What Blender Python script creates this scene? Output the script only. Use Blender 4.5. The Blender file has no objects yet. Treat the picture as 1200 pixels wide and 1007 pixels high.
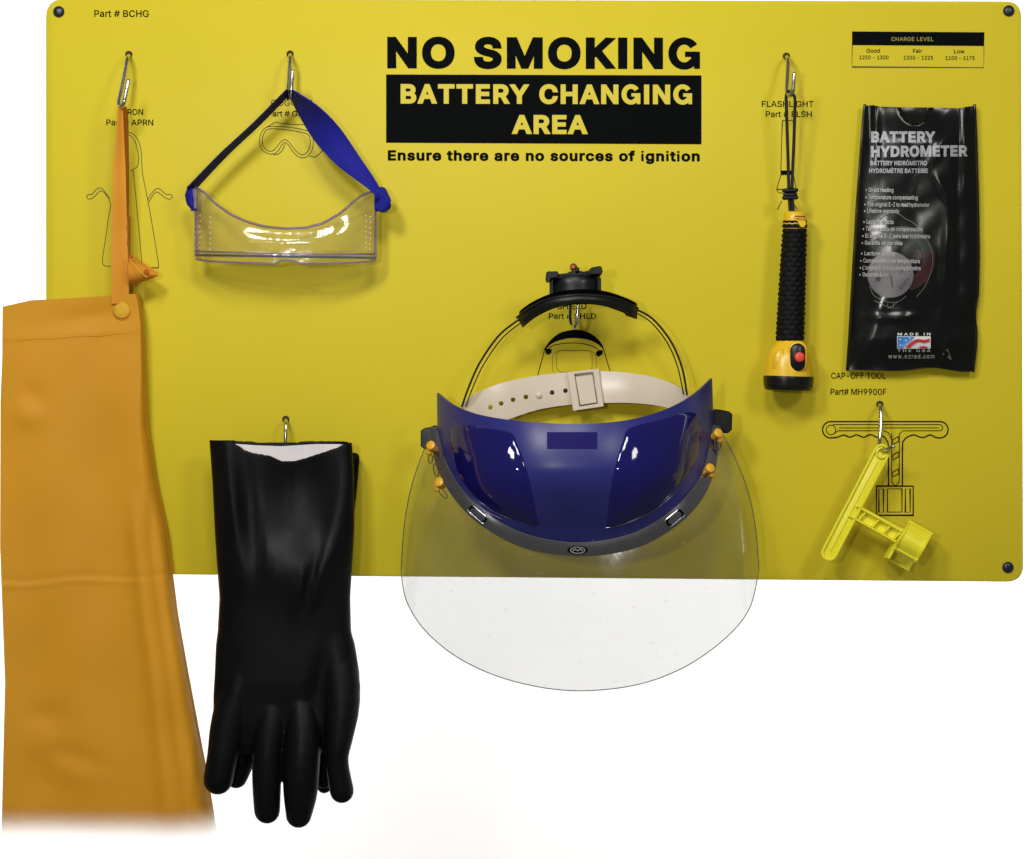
import bpy, bmesh, math, json, random
from mathutils import Vector
from mathutils.geometry import delaunay_2d_cdt
random.seed(7)
sc = bpy.context.scene
COL = sc.collection

# ------------------------------------------------------------------ camera
S = 0.0008            # metres of board per photograph pixel (the board is about 0.92 m wide)
D = 2.2               # camera distance from the board face
CX, CZ = 600.0, 503.5
cam_d = bpy.data.cameras.new('camera')
cam_d.sensor_width = 36.0
cam_d.lens = 36.0 * D / (1200 * S)
cam_d.clip_start = 0.05
cam_d.clip_end = 60
cam = bpy.data.objects.new('camera', cam_d)
cam.location = (0, -D, 0)
cam.rotation_euler = (math.radians(90), 0, 0)
COL.objects.link(cam)
sc.camera = cam

# ------------------------------------------------------------------ world, lamps, exposure
w = bpy.data.worlds.new("World")
sc.world = w
w.use_nodes = True
w.node_tree.nodes['Background'].inputs[0].default_value = (1.0, 0.92, 0.80, 1)
w.node_tree.nodes['Background'].inputs[1].default_value = 0.13
sc.view_settings.view_transform = 'Standard'
sc.view_settings.look = 'None'
sc.view_settings.exposure = 0.0
sc.view_settings.gamma = 1.0
sc.cycles.max_bounces = 10
sc.cycles.transparent_max_bounces = 24
sc.cycles.caustics_reflective = False
sc.cycles.caustics_refractive = False


def lamp(name, loc, target, size, power, color=(1, 1, 1), size_y=None):
    l = bpy.data.lights.new(name, 'AREA')
    l.energy = power
    l.color = color
    l.size = size
    if size_y:
        l.shape = 'RECTANGLE'
        l.size_y = size_y
    o = bpy.data.objects.new(name, l)
    o.location = loc
    o.rotation_euler = (Vector(target) - Vector(loc)).to_track_quat('-Z', 'Y').to_euler()
    COL.objects.link(o)
    return o


# hall lamps above and to either side of the viewer
lamp('hall_lamp', (-0.55, -1.50, 0.85), (0.02, 0, 0), 0.26, 11.6, (1, 0.97, 0.92))
lamp('hall_lamp', (1.05, -2.00, 0.95), (-0.25, 0, 0), 0.36, 9.6, (1, 0.96, 0.90))
lamp('hall_lamp', (0.02, -1.45, 1.05), (-0.05, 0, 0), 0.28, 8.2, (1, 0.98, 0.95))
lamp('hall_lamp', (-0.30, -1.90, 0.10), (-0.10, 0, -0.10), 0.07, 5.4, (1, 0.98, 0.95))
# two added lamps, out of view, that wash the backdrop to blank white
lamp('added_backdrop_lamp', (-1.3, 0.25, 0.0), (-0.85, 1.6, 0), 0.9, 35, (1, 1, 1), 2.0)
lamp('added_backdrop_lamp', (1.3, 0.25, 0.0), (0.85, 1.6, 0), 0.9, 35, (1, 1, 1), 2.0)


# ------------------------------------------------------------------ helpers
def P(px, py, d=0.0):
    """photograph pixel + distance in front of the board face (m) -> place in the world"""
    k = (D - d) / D
    return Vector(((px - CX) * S * k, -d, (CZ - py) * S * k))


ORG = {}


def link(o, parent=None, origin=Vector((0, 0, 0))):
    COL.objects.link(o)
    if parent is not None:
        o.parent = parent
    ORG[o.name] = origin
    return o


def tag(o, label=None, cat=None, group=None, kind=None):
    if label: o['label'] = label
    if cat: o['category'] = cat
    if group: o['group'] = group
    if kind: o['kind'] = kind
    return o


def thing(name, label, cat, loc, group=None):
    o = bpy.data.objects.new(name, None)
    o.empty_display_size = 0.02
    o.location = loc
    link(o, None, Vector(loc))
    return tag(o, label, cat, group)


def obj(name, verts, faces, mat, parent=None, smooth=True, label=None, fix=True, mats=None, fmat=None, angle=None):
    og = ORG[parent.name] if parent is not None else Vector((0, 0, 0))
    me = bpy.data.meshes.new(name)
    me.from_pydata([tuple(Vector(v) - og) for v in verts], [], faces)
    for m in (mats or [mat]):
        me.materials.append(m)
    if fmat:
        for p, i in zip(me.polygons, fmat): p.material_index = i
    if fix:
        bm = bmesh.new(); bm.from_mesh(me)
        bmesh.ops.recalc_face_normals(bm, faces=bm.faces)
        bm.to_mesh(me); bm.free()
    if smooth:
        me.polygons.foreach_set('use_smooth', [True] * len(me.polygons))
        me.set_sharp_from_angle(angle=math.radians(angle or 40))
    me.update()
    o = bpy.data.objects.new(name, me)
    link(o, parent, og)
    if label: o['label'] = label
    return o


def spl(pts, n=60, closed=False):
    """Catmull-Rom through points of any dimension, n samples spread evenly over the index"""
    P_ = [tuple(map(float, p)) for p in pts]
    m = len(P_)
    out = []
    segs = m if closed else m - 1
    cnt = n if closed else n - 1
    for i in range(n):
        t = i / cnt * segs
        k = min(int(t), segs - 1); f = t - k
        g = lambda j: P_[j % m] if closed else P_[max(0, min(m - 1, j))]
        a, b, c, d_ = g(k - 1), g(k), g(k + 1), g(k + 2)
        out.append(tuple(0.5 * (2 * b[q] + (c[q] - a[q]) * f + (2 * a[q] - 5 * b[q] + 4 * c[q] - d_[q]) * f * f
                                + (3 * b[q] - a[q] - 3 * c[q] + d_[q]) * f ** 3) for q in range(len(b))))
    return out


def ev(pts, t):
    """value of a Catmull-Rom curve at 0..1"""
    m = len(pts); x = max(0.0, min(1.0, t)) * (m - 1)
    k = min(int(x), m - 2); f = x - k
    g = lambda j: pts[max(0, min(m - 1, j))]
    a, b, c, d_ = g(k - 1), g(k), g(k + 1), g(k + 2)
    return tuple(0.5 * (2 * b[q] + (c[q] - a[q]) * f + (2 * a[q] - 5 * b[q] + 4 * c[q] - d_[q]) * f * f
                        + (3 * b[q] - a[q] - 3 * c[q] + d_[q]) * f ** 3) for q in range(len(b)))


def interp(tab, x):
    """piecewise linear y(x) from a sorted table"""
    if x <= tab[0][0]: return tab[0][1]
    for (x0, y0), (x1, y1) in zip(tab, tab[1:]):
        if x <= x1: return y0 + (y1 - y0) * (x - x0) / (x1 - x0)
    return tab[-1][1]


def smooth01(a, b, x):
    t = max(0.0, min(1.0, (x - a) / (b - a)))
    return t * t * (3 - 2 * t)


def gauss(px, py, cx, cy, sx, sy, rot=0):
    dx, dy = px - cx, py - cy
    if rot:
        c, s = math.cos(rot), math.sin(rot); dx, dy = dx * c + dy * s, -dx * s + dy * c
    return math.exp(-(dx / sx) ** 2 - (dy / sy) ** 2)


def tube_geo(path, rad, n=10, cap=True, round_cap=False):
    """path: world Vectors; rad: number or list (m)"""
    pts = [Vector(p) for p in path]
    R = rad if isinstance(rad, (list, tuple)) else [rad] * len(pts)
    if round_cap:
        a, b = pts[0], pts[-1]
        da = (pts[0] - pts[1]).normalized(); db = (pts[-1] - pts[-2]).normalized()
        A = [(a + da * R[0] * math.sin(q), R[0] * math.cos(q)) for q in (1.45, 1.15, 0.8, 0.4)]
        B = [(b + db * R[-1] * math.sin(q), R[-1] * math.cos(q)) for q in (0.4, 0.8, 1.15, 1.45)]
        pts = [x[0] for x in A] + pts + [x[0] for x in B]
        R = [x[1] for x in A] + list(R) + [x[1] for x in B]
    T = []
    for i in range(len(pts)):
        t = pts[min(i + 1, len(pts) - 1)] - pts[max(i - 1, 0)]
        T.append(t.normalized() if t.length > 1e-9 else Vector((0, 0, 1)))
    up = Vector((0, 1, 0)) if abs(T[0].y) < 0.9 else Vector((1, 0, 0))
    nrm = (up - T[0] * up.dot(T[0])).normalized()
    vs, fs = [], []
    for i, p in enumerate(pts):
        nrm = (nrm - T[i] * nrm.dot(T[i])).normalized()
        b = T[i].cross(nrm)
        for k in range(n):
            a = 2 * math.pi * k / n
            vs.append(p + (nrm * math.cos(a) + b * math.sin(a)) * R[i])
    for i in range(len(pts) - 1):
        for k in range(n):
            fs.append((i * n + k, i * n + (k + 1) % n, (i + 1) * n + (k + 1) % n, (i + 1) * n + k))
    if cap:
        fs.append(tuple(range(n - 1, -1, -1)))
        fs.append(tuple(range((len(pts) - 1) * n, len(pts) * n)))
    return vs, fs


def tube(name, path, rad, mat, parent, n=10, label=None, round_cap=True):
    v, f = tube_geo(path, rad, n, True, round_cap)
    return obj(name, v, f, mat, parent, label=label)


def join_geo(parts):
    V, F = [], []
    for v, f in parts:
        b = len(V); V += list(v); F += [tuple(i + b for i in q) for q in f]
    return V, F


def sheet_geo(fn, nu, nv, thick):
    """closed slab: fn(u,v) -> (px,py,d); thickness goes away from the viewer along the surface normal"""
    g = [[P(*fn(i / nu, j / nv)) for i in range(nu + 1)] for j in range(nv + 1)]
    V, F = [], []
    N = []
    for j in range(nv + 1):
        for i in range(nu + 1):
            du = g[j][min(i + 1, nu)] - g[j][max(i - 1, 0)]
            dv = g[min(j + 1, nv)][i] - g[max(j - 1, 0)][i]
            n_ = dv.cross(du)
            n_ = n_.normalized() if n_.length > 1e-12 else Vector((0, -1, 0))
            if n_.y > 0: n_ = -n_
            N.append(n_); V.append(g[j][i])
    A = len(V)
    V += [v - n_ * thick for v, n_ in zip(V[:A], N)]
    W = nu + 1
    for j in range(nv):
        for i in range(nu):
            a, b, c, d_ = j * W + i, j * W + i + 1, (j + 1) * W + i + 1, (j + 1) * W + i
            F.append((a, d_, c, b)); F.append((a + A, b + A, c + A, d_ + A))
    for i in range(nu):
        a, b = i, i + 1; F.append((a, b, b + A, a + A))
        a, b = nv * W + i, nv * W + i + 1; F.append((b, a, a + A, b + A))
    for j in range(nv):
        a, b = j * W, (j + 1) * W; F.append((b, a, a + A, b + A))
        a, b = j * W + nu, (j + 1) * W + nu; F.append((a, b, b + A, a + A))
    return V, F


def sheet(name, fn, nu, nv, thick, mat, parent, label=None, **k):
    v, f = sheet_geo(fn, nu, nv, thick)
    return obj(name, v, f, mat, parent, label=label, **k)


def slab_geo(pts, d, thick, chamfer=0.0):
    """outline in pixels, front face at depth d, body goes back by thick, front rim chamfered (px)"""
    n = len(pts)
    cx = sum(p[0] for p in pts) / n; cy = sum(p[1] for p in pts) / n
    rings = []
    if chamfer:
        ins = []
        for i in range(n):
            a, b, c = pts[i - 1], pts[i], pts[(i + 1) % n]
            e1 = Vector((b[0] - a[0], b[1] - a[1])).normalized(); e2 = Vector((c[0] - b[0], c[1] - b[1])).normalized()
            nn = Vector((-(e1.y + e2.y), e1.x + e2.x))
            nn = nn.normalized() if nn.length > 1e-6 else Vector((0, 0))
            ins.append(nn)
        area = sum(pts[i][0] * pts[(i + 1) % n][1] - pts[(i + 1) % n][0] * pts[i][1] for i in range(n))
        sg = 1 if area > 0 else -1
        rings.append([P(p[0] + sg * q.x * chamfer, p[1] + sg * q.y * chamfer, d) for p, q in zip(pts, ins)])
        rings.append([P(p[0], p[1], d - chamfer * S) for p in pts])
    else:
        rings.append([P(p[0], p[1], d) for p in pts])
    kk = (D - d) / D
    back = [Vector((v.x, -(d - thick), v.z)) for v in rings[-1]]
    rings.append(back)
    V = [v for r in rings for v in r]; F = []
    m = len(rings)
    for r in range(m - 1):
        for i in range(n):
            F.append((r * n + i, r * n + (i + 1) % n, (r + 1) * n + (i + 1) % n, (r + 1) * n + i))
    F.append(tuple(range(n))); F.append(tuple(range((m - 1) * n, m * n))[::-1])
    return V, F


def slab(name, pts, d, thick, mat, parent, chamfer=0.0, label=None, **k):
    v, f = slab_geo(pts, d, thick, chamfer)
    return obj(name, v, f, mat, parent, label=label, **k)


def rrect(x0, y0, x1, y1, r, n=5):
    out = []
    for cx, cy, a0 in ((x1 - r, y0 + r, -90), (x1 - r, y1 - r, 0), (x0 + r, y1 - r, 90), (x0 + r, y0 + r, 180)):
        for i in range(n + 1):
            a = math.radians(a0 + 90 * i / n); out.append((cx + r * math.cos(a), cy + r * math.sin(a)))
    return out


def ell(cx, cy, rx, ry, n=24, rot=0):
    c, s = math.cos(rot), math.sin(rot)
    o = []
    for i in range(n):
        a = 2 * math.pi * i / n; x, y = rx * math.cos(a), ry * math.sin(a)
        o.append((cx + x * c - y * s, cy + x * s + y * c))
    return o


def disc_stack(name, c, axis, prof, mat, parent, n=20, label=None):
    """lathe: c world point, axis direction, prof list of (distance along axis, radius) metres"""
    ax = Vector(axis).normalized()
    u = Vector((0, 0, 1)) if abs(ax.z) < 0.9 else Vector((1, 0, 0))
    u = (u - ax * u.dot(ax)).normalized(); v_ = ax.cross(u)
    V, F = [], []
    for a_, r in prof:
        for k in range(n):
            t = 2 * math.pi * k / n
            V.append(Vector(c) + ax * a_ + (u * math.cos(t) + v_ * math.sin(t)) * r)
    for i in range(len(prof) - 1):
        for k in range(n):
            F.append((i * n + k, i * n + (k + 1) % n, (i + 1) * n + (k + 1) % n, (i + 1) * n + k))
    F.append(tuple(range(n))[::-1]); F.append(tuple(range((len(prof) - 1) * n, len(prof) * n)))
    return obj(name, V, F, mat, parent, label=label)


# ---- flat print ---------------------------------------------------------
def on_board(lift=0.0004):
    return lambda px, py: P(px, py, lift)


def strip_geo(pts, wd, mp, closed=False):
    n = len(pts); V, F = [], []
    for i in range(n):
        a = pts[(i - 1) % n] if closed else pts[max(i - 1, 0)]
        b = pts[(i + 1) % n] if closed else pts[min(i + 1, n - 1)]
        t = Vector((b[0] - a[0], b[1] - a[1]))
        t = t.normalized() if t.length > 1e-9 else Vector((1, 0))
        # mitre for sharp corners
        k = 1.0
        if 0 < i < n - 1 or closed:
            e1 = Vector((pts[i][0] - a[0], pts[i][1] - a[1]))
            if e1.length > 1e-9: k = 1 / max(0.5, abs(e1.normalized().dot(t)))
        V.append(mp(pts[i][0] - t.y * wd / 2 * k, pts[i][1] + t.x * wd / 2 * k))
        V.append(mp(pts[i][0] + t.y * wd / 2 * k, pts[i][1] - t.x * wd / 2 * k))
    for i in range(n if closed else n - 1):
        j = (i + 1) % n
        F.append((2 * i, 2 * i + 1, 2 * j + 1, 2 * j))
    return V, F


def lines(name, polys, wd, mp, mat, parent, label=None):
    V, F = join_geo([strip_geo(p[1] if isinstance(p[0], bool) else p, wd, mp, p[0] if isinstance(p[0], bool) else False) for p in polys])
    return obj(name, V, F, mat, parent, smooth=False, label=label, fix=False)


def patch(name, pts, mp, mat, parent, label=None):
    return obj(name, [mp(*p) for p in pts], [tuple(range(len(pts)))], mat, parent, smooth=False, label=label, fix=False)


GLY = json.loads(r'''{"#":[440,[[259,0,242,0,270,170,298,339,326,509,343,509,360,509,377,509,349,339,321,170,294,0,276,0],[137,140,10,140,13,157,16,174,19,192,146,192,273,192,400,192,397,174,394,157,391,140,264,140],[81,0,64,0,91,170,119,339,147,509,164,509,181,509,198,509,170,339,142,170,115,0,98,0],[167,316,40,316,43,334,46,351,49,368,176,368,302,368,429,368,427,351,424,334,421,316,294,316]]],
"'":[206,[[95,318,78,318,75,381,73,445,70,509,92,509,114,509,136,509,133,445,131,381,128,318,112,318]]],
"-":[453,[[263,244,337,244,337,226,337,207,337,188,263,188,188,188,114,188,114,207,114,226,114,244,188,244]]],
".":[188,[[108,-4,95,-4,83,-4,72,0,63,9,54,18,50,28,50,41,50,54,54,65,63,73,72,82,83,87,95,87,108,87,119,82,128,73,137,65,141,54,141,41,141,28,137,18,128,9,119,0]]],
"0":[453,[[264,-7,227,-7,189,-7,157,3,130,24,103,45,83,74,69,113,55,152,48,199,48,254,48,309,55,356,69,395,83,434,104,464,130,484,157,505,189,516,227,516,264,516,296,505,323,484,350,464,370,434,384,395,398,356,405,309,405,254,405,199,398,152,384,113,370,74,350,45,323,24,297,3],[202,50,227,50,252,50,273,58,290,74,308,90,321,113,330,144,339,174,344,211,344,254,344,297,339,334,330,365,321,395,308,419,290,435,273,451,252,460,227,460,202,460,180,451,163,435,146,419,132,395,123,365,114,334,109,297,109,254,109,211,114,174,123,144,132,113,146,90,163,74,180,58]]],
"1":[453,[[181,0,76,0,76,18,76,36,76,55,181,55,286,55,391,55,391,36,391,18,391,0,286,0],[250,509,276,509,276,339,276,170,276,0,255,0,234,0,212,0,212,149,212,299,212,448,211,448,210,448,209,448,168,418,127,388,86,358,86,381,86,404,86,427,123,454,161,481,198,509,224,509]]],
"2":[453,[[172,0,64,0,64,16,64,32,64,47,121,108,177,168,234,229,254,249,270,267,282,282,295,298,304,313,311,327,317,341,320,356,320,371,320,390,316,405,308,419,299,432,288,442,273,449,259,456,242,460,224,460,204,460,187,456,172,447,158,439,147,428,139,413,131,399,127,382,127,362,107,362,86,362,66,362,66,392,72,419,86,442,100,465,119,483,143,496,167,509,194,516,225,516,255,516,282,509,306,497,329,484,348,467,361,445,374,424,381,399,381,372,381,354,378,335,371,318,364,300,353,280,336,259,319,237,296,211,267,180,229,140,191,100,153,60,153,59,153,58,153,57,231,57,310,57,389,57,389,38,389,19,389,0,281,0]]],
"3":[453,[[252,-7,218,-7,187,-7,158,-1,133,10,107,21,86,37,70,57,54,78,46,103,44,132,66,132,87,132,109,132,111,114,117,99,126,87,136,75,149,65,165,59,181,53,199,50,219,50,239,50,258,53,275,61,292,68,305,79,315,93,324,107,329,124,329,145,329,163,325,181,316,196,307,212,293,224,275,234,256,243,231,248,201,248,186,248,172,248,157,248,157,265,157,282,157,299,200,349,244,399,288,448,288,450,288,451,288,452,215,452,142,452,70,452,70,471,70,490,70,509,171,509,272,509,372,509,372,493,372,477,372,461,319,400,265,339,211,278,211,282,211,285,211,289,249,293,281,288,308,276,335,263,356,246,371,222,386,199,393,173,393,145,393,115,385,89,370,66,355,43,335,25,309,12,282,0]]],
"5":[453,[[254,-7,221,-7,191,-7,164,-1,140,11,116,23,97,39,83,60,69,81,61,104,60,130,81,130,101,130,122,130,124,115,129,101,138,89,147,77,159,67,173,60,188,53,204,50,221,50,242,50,260,55,276,64,292,74,305,87,314,104,323,121,328,141,328,162,328,184,323,204,314,221,304,238,291,252,275,262,258,272,239,277,218,277,201,277,184,274,167,268,151,263,138,255,128,246,108,248,88,250,67,253,77,338,86,423,96,509,186,509,276,509,366,509,366,490,366,471,366,452,294,452,222,452,151,452,145,402,139,352,134,301,135,301,135,301,136,301,147,311,161,319,178,325,194,331,211,334,229,334,253,334,274,329,294,321,313,313,331,301,345,285,359,270,371,252,379,231,387,210,391,188,391,163,391,130,384,101,369,76,354,50,334,30,309,15,283,1]]],
"7":[453,[[120,0,97,0,172,149,248,299,323,448,323,450,323,451,323,452,236,452,149,452,62,452,62,471,62,490,62,509,172,509,281,509,391,509,391,489,391,469,391,449,315,299,240,150,165,0,142,0]]],
"9":[453,[[195,516,226,516,258,516,286,508,310,494,335,480,354,460,368,434,382,409,389,380,389,347,389,323,383,297,373,270,362,243,343,209,315,168,277,112,239,56,200,0,177,0,154,0,130,0,187,83,244,165,301,248,303,248,305,248,307,248,303,238,296,229,287,221,279,213,269,207,257,202,245,197,232,195,218,195,187,195,160,201,137,214,114,227,96,245,83,269,70,292,64,320,64,352,64,384,71,412,85,436,99,461,118,480,143,494,167,508],[246,460,226,460,207,460,189,456,174,446,159,437,147,424,138,407,130,391,125,372,125,352,125,330,130,312,138,295,147,279,159,266,174,257,189,248,207,243,226,243,246,243,263,248,279,257,294,266,306,279,314,295,323,311,327,330,327,350,327,372,323,391,314,407,306,424,294,437,279,446,264,456]]],
"A":[480,[[39,0,16,0,78,170,140,339,201,509,226,509,251,509,276,509,338,339,401,170,463,0,440,0,418,0,395,0,359,101,323,202,287,302,281,321,273,344,264,372,255,400,245,435,232,478,236,478,241,478,245,478,233,435,222,399,213,371,204,343,196,320,191,302,155,202,120,101,85,0,62,0],[197,142,110,142,110,161,110,180,110,199,197,199,283,199,370,199,370,180,370,161,370,142,283,142]]],
"B":[456,[[122,0,60,0,60,170,60,339,60,509,120,509,181,509,241,509,276,509,306,503,329,491,352,479,369,462,381,442,392,422,398,399,398,374,398,352,394,334,387,320,379,306,369,294,356,286,344,277,330,271,315,267,315,265,315,264,315,262,331,261,347,255,363,245,379,235,392,221,402,203,413,185,418,163,418,136,418,111,412,87,400,67,388,46,370,30,344,18,319,6,287,0,247,0,184,0],[125,115,125,57,165,57,205,57,245,57,284,57,313,65,330,80,347,95,355,114,355,137,355,154,351,170,342,184,334,198,321,209,306,218,290,227,271,231,248,231,207,231,166,231,125,231,125,173],[125,341,125,285,162,285,200,285,238,285,257,285,273,289,288,296,303,303,315,313,323,326,332,339,336,355,336,372,336,395,328,414,313,429,297,444,273,452,240,452,202,452,163,452,125,452,125,396]]],
"C":[510,[[293,-7,267,-7,223,-7,184,4,150,25,116,46,89,76,70,115,50,154,40,201,40,254,40,308,50,354,70,393,89,432,116,462,150,484,184,505,223,516,267,516,293,516,317,512,340,504,363,497,384,486,402,471,420,457,436,439,448,418,460,398,468,374,473,348,451,348,430,348,408,348,404,366,398,381,389,395,381,408,370,419,357,428,345,438,331,444,315,449,300,454,284,456,267,456,236,456,208,448,184,432,159,417,139,394,125,364,111,334,103,297,103,254,103,211,111,175,125,145,140,115,159,92,184,76,209,61,236,53,267,53,284,53,300,55,315,60,331,65,345,71,357,81,370,90,381,101,389,114,398,128,404,143,408,160,430,160,451,160,473,160,469,135,460,111,448,91,436,70,421,52,402,38,384,23,363,12,341,5,318,-3]]],
"D":[502,[[271,0,219,0,178,0,137,0,96,0,96,19,96,38,96,57,136,57,175,57,215,57,256,57,291,65,318,81,345,97,366,119,379,149,392,179,399,214,399,255,399,296,392,331,379,361,366,390,346,412,320,428,293,444,260,452,221,452,178,452,136,452,93,452,93,471,93,490,93,509,137,509,181,509,225,509,275,509,317,499,353,478,388,458,415,429,433,391,452,353,462,308,462,255,462,202,452,157,433,119,414,81,387,51,351,31,314,10],[103,509,125,509,125,339,125,170,125,0,103,0,82,0,60,0,60,170,60,339,60,509,82,509]]],
"E":[419,[[165,0,60,0,60,170,60,339,60,509,164,509,268,509,372,509,372,490,372,471,372,452,290,452,207,452,125,452,125,396,125,341,125,286,202,286,278,286,355,286,355,267,355,248,355,229,278,229,202,229,125,229,125,172,125,114,125,57,208,57,292,57,375,57,375,38,375,19,375,0,270,0]]],
"F":[410,[[82,0,60,0,60,170,60,339,60,509,163,509,266,509,369,509,369,490,369,471,369,452,288,452,206,452,125,452,125,394,125,336,125,278,198,278,272,278,346,278,346,259,346,240,346,221,272,221,198,221,125,221,125,147,125,74,125,0,103,0]]],
"G":[520,[[309,-7,269,-7,223,-7,184,4,149,25,115,46,88,77,69,116,50,155,40,201,40,254,40,308,50,354,69,393,88,432,115,462,149,484,183,505,221,516,265,516,292,516,317,512,340,504,364,496,385,484,403,469,422,454,437,437,449,416,461,396,470,373,474,349,452,349,430,349,408,349,403,365,396,380,387,393,379,406,368,417,356,427,344,436,330,444,315,448,300,453,283,456,265,456,235,456,208,448,183,432,159,417,139,394,125,364,111,334,103,297,103,254,103,211,111,175,125,145,140,115,159,92,184,76,209,61,237,53,269,53,297,53,323,59,345,71,367,83,384,101,396,123,409,146,415,172,415,202,421,201,428,200,434,199,384,199,333,199,283,199,283,218,283,237,283,256,348,256,413,256,478,256,478,237,478,219,478,200,478,158,469,122,451,91,433,60,408,36,377,19,345,2]]],
"H":[517,[[82,0,60,0,60,170,60,339,60,509,82,509,103,509,125,509,125,435,125,362,125,289,214,289,303,289,392,289,392,362,392,435,392,509,414,509,435,509,457,509,457,339,457,170,457,0,435,0,414,0,392,0,392,77,392,155,392,232,303,232,214,232,125,232,125,155,125,77,125,0,103,0]]],
"I":[300,[[111,0,31,0,31,19,31,38,31,57,60,57,89,57,118,57,118,189,118,320,118,452,89,452,60,452,31,452,31,471,31,490,31,509,111,509,190,509,269,509,269,490,269,471,269,452,240,452,212,452,183,452,183,320,183,189,183,57,212,57,240,57,269,57,269,38,269,19,269,0,190,0]]],
"K":[467,[[146,189,104,145,104,169,104,193,104,216,116,232,128,247,139,261,151,275,162,290,174,303,187,317,199,331,212,344,262,399,313,454,364,509,392,509,420,509,448,509,376,431,304,353,231,276,230,276,229,276,228,276,187,233],[82,0,60,0,60,170,60,339,60,509,82,509,103,509,125,509,125,451,125,392,125,334,124,298,124,261,124,225,124,214,124,204,125,193,125,129,125,64,125,0,103,0],[398,0,372,0,311,86,249,173,188,259,201,276,215,293,228,309,302,206,375,103,449,0,423,0]]],
"L":[393,[[160,0,60,0,60,170,60,339,60,509,82,509,103,509,125,509,125,358,125,208,125,57,203,57,282,57,361,57,361,38,361,19,361,0,261,0]]],
"M":[628,[[81,0,60,0,60,170,60,339,60,509,91,509,121,509,152,509,193,402,235,294,277,187,280,180,284,170,287,159,291,148,295,136,299,123,303,110,307,97,311,84,315,71,319,59,322,49,317,49,312,49,307,49,310,59,314,70,318,83,322,95,326,108,330,121,334,134,338,147,342,158,346,170,349,179,352,187,394,294,435,402,476,509,507,509,537,509,568,509,568,339,568,170,568,0,547,0,525,0,504,0,504,97,504,194,504,291,504,302,504,314,504,327,505,340,505,354,505,369,505,383,506,398,506,413,506,428,507,443,507,457,509,457,511,457,513,457,508,441,503,426,498,409,492,393,487,378,482,363,477,348,472,334,467,322,463,309,459,299,456,291,418,194,380,97,342,0,323,0,305,0,286,0,248,97,209,194,170,291,167,299,163,309,159,321,155,333,150,346,145,361,140,376,135,391,129,408,124,424,118,441,112,457,114,457,117,457,119,457,119,444,120,431,120,416,120,401,121,387,121,372,121,357,121,342,122,328,122,315,122,302,122,291,122,194,122,97,122,0,101,0]]],
"N":[523,[[82,0,60,0,60,170,60,339,60,509,85,509,111,509,136,509,205,400,274,291,343,183,349,174,355,164,363,151,370,138,379,123,388,107,396,90,405,73,414,55,411,55,408,54,405,54,403,72,401,90,401,108,400,126,399,142,399,157,399,172,399,185,399,195,399,300,399,404,399,509,420,509,442,509,463,509,463,339,463,170,463,0,438,0,412,0,387,0,325,97,264,193,202,290,194,303,186,316,177,331,169,345,159,362,148,381,137,400,123,424,108,452,111,453,115,453,119,454,120,428,121,405,122,384,123,362,124,344,124,328,125,312,125,300,125,291,125,194,125,97,125,0,103,0]]],
"O":[533,[[311,-7,267,-7,223,-7,184,4,150,25,116,46,90,76,70,115,50,154,40,201,40,254,40,308,50,354,70,393,90,432,116,462,150,484,184,505,223,516,267,516,311,516,350,505,384,484,418,462,444,432,464,393,483,354,493,308,493,254,493,201,483,154,464,115,444,76,418,46,384,25,350,4],[236,53,267,53,297,53,325,61,349,76,374,91,394,114,408,144,423,174,430,211,430,254,430,298,423,335,408,365,394,395,374,417,349,433,325,448,297,456,267,456,236,456,209,448,184,433,159,417,140,394,125,364,111,334,103,297,103,254,103,211,111,174,125,144,140,114,159,92,184,76,209,61]]],
"P":[445,[[82,0,60,0,60,170,60,339,60,509,118,509,177,509,235,509,274,509,307,502,332,487,358,473,377,454,390,430,402,405,409,378,409,348,409,317,402,290,390,265,377,241,358,222,332,207,307,193,274,186,235,186,193,186,151,186,109,186,109,205,109,224,109,242,150,242,191,242,233,242,259,242,281,247,297,256,313,265,325,278,333,294,341,310,344,328,344,348,344,368,341,386,333,402,325,417,313,430,297,439,280,448,259,452,232,452,196,452,160,452,125,452,125,301,125,151,125,0,103,0]]],
"R":[449,[[82,0,60,0,60,170,60,339,60,509,119,509,177,509,236,509,275,509,307,502,333,489,359,475,378,457,390,433,403,410,409,382,409,352,409,321,403,295,390,271,378,248,359,230,333,217,307,204,275,198,236,198,189,198,143,198,96,198,96,217,96,236,96,255,142,255,188,255,234,255,260,255,281,259,298,267,314,275,326,286,334,300,341,315,345,332,345,352,345,372,341,390,334,405,326,420,314,431,298,440,281,448,259,452,233,452,197,452,161,452,125,452,125,301,125,151,125,0,103,0],[378,0,353,0,312,76,271,153,230,229,254,229,279,229,303,229,344,153,386,76,428,0,403,0]]],
"S":[447,[[263,-9,224,-9,187,-9,155,-3,128,9,100,21,79,38,64,60,49,82,40,107,38,137,60,137,82,137,104,137,106,117,112,101,123,88,134,75,149,65,166,59,184,52,203,49,224,49,247,49,268,53,286,60,304,68,319,78,329,92,340,105,346,121,346,139,346,155,341,169,332,179,323,189,311,198,296,205,281,211,264,217,245,222,224,228,204,234,184,239,142,251,109,268,86,289,63,311,52,339,52,372,52,401,60,426,75,448,90,469,111,486,138,498,164,510,194,516,227,516,261,516,290,510,316,498,342,486,362,469,377,449,392,428,400,404,401,378,380,378,358,378,337,378,335,403,323,423,302,437,281,451,256,459,225,459,203,459,184,455,167,448,151,441,138,431,129,418,120,406,115,391,115,376,115,358,120,344,131,334,142,323,154,314,169,308,184,302,199,297,212,293,230,289,247,284,264,279,279,275,295,270,312,264,328,257,344,248,359,238,373,227,385,214,395,198,404,181,408,162,408,139,408,111,401,86,386,64,372,41,351,24,323,11,296,-2]]],
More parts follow.
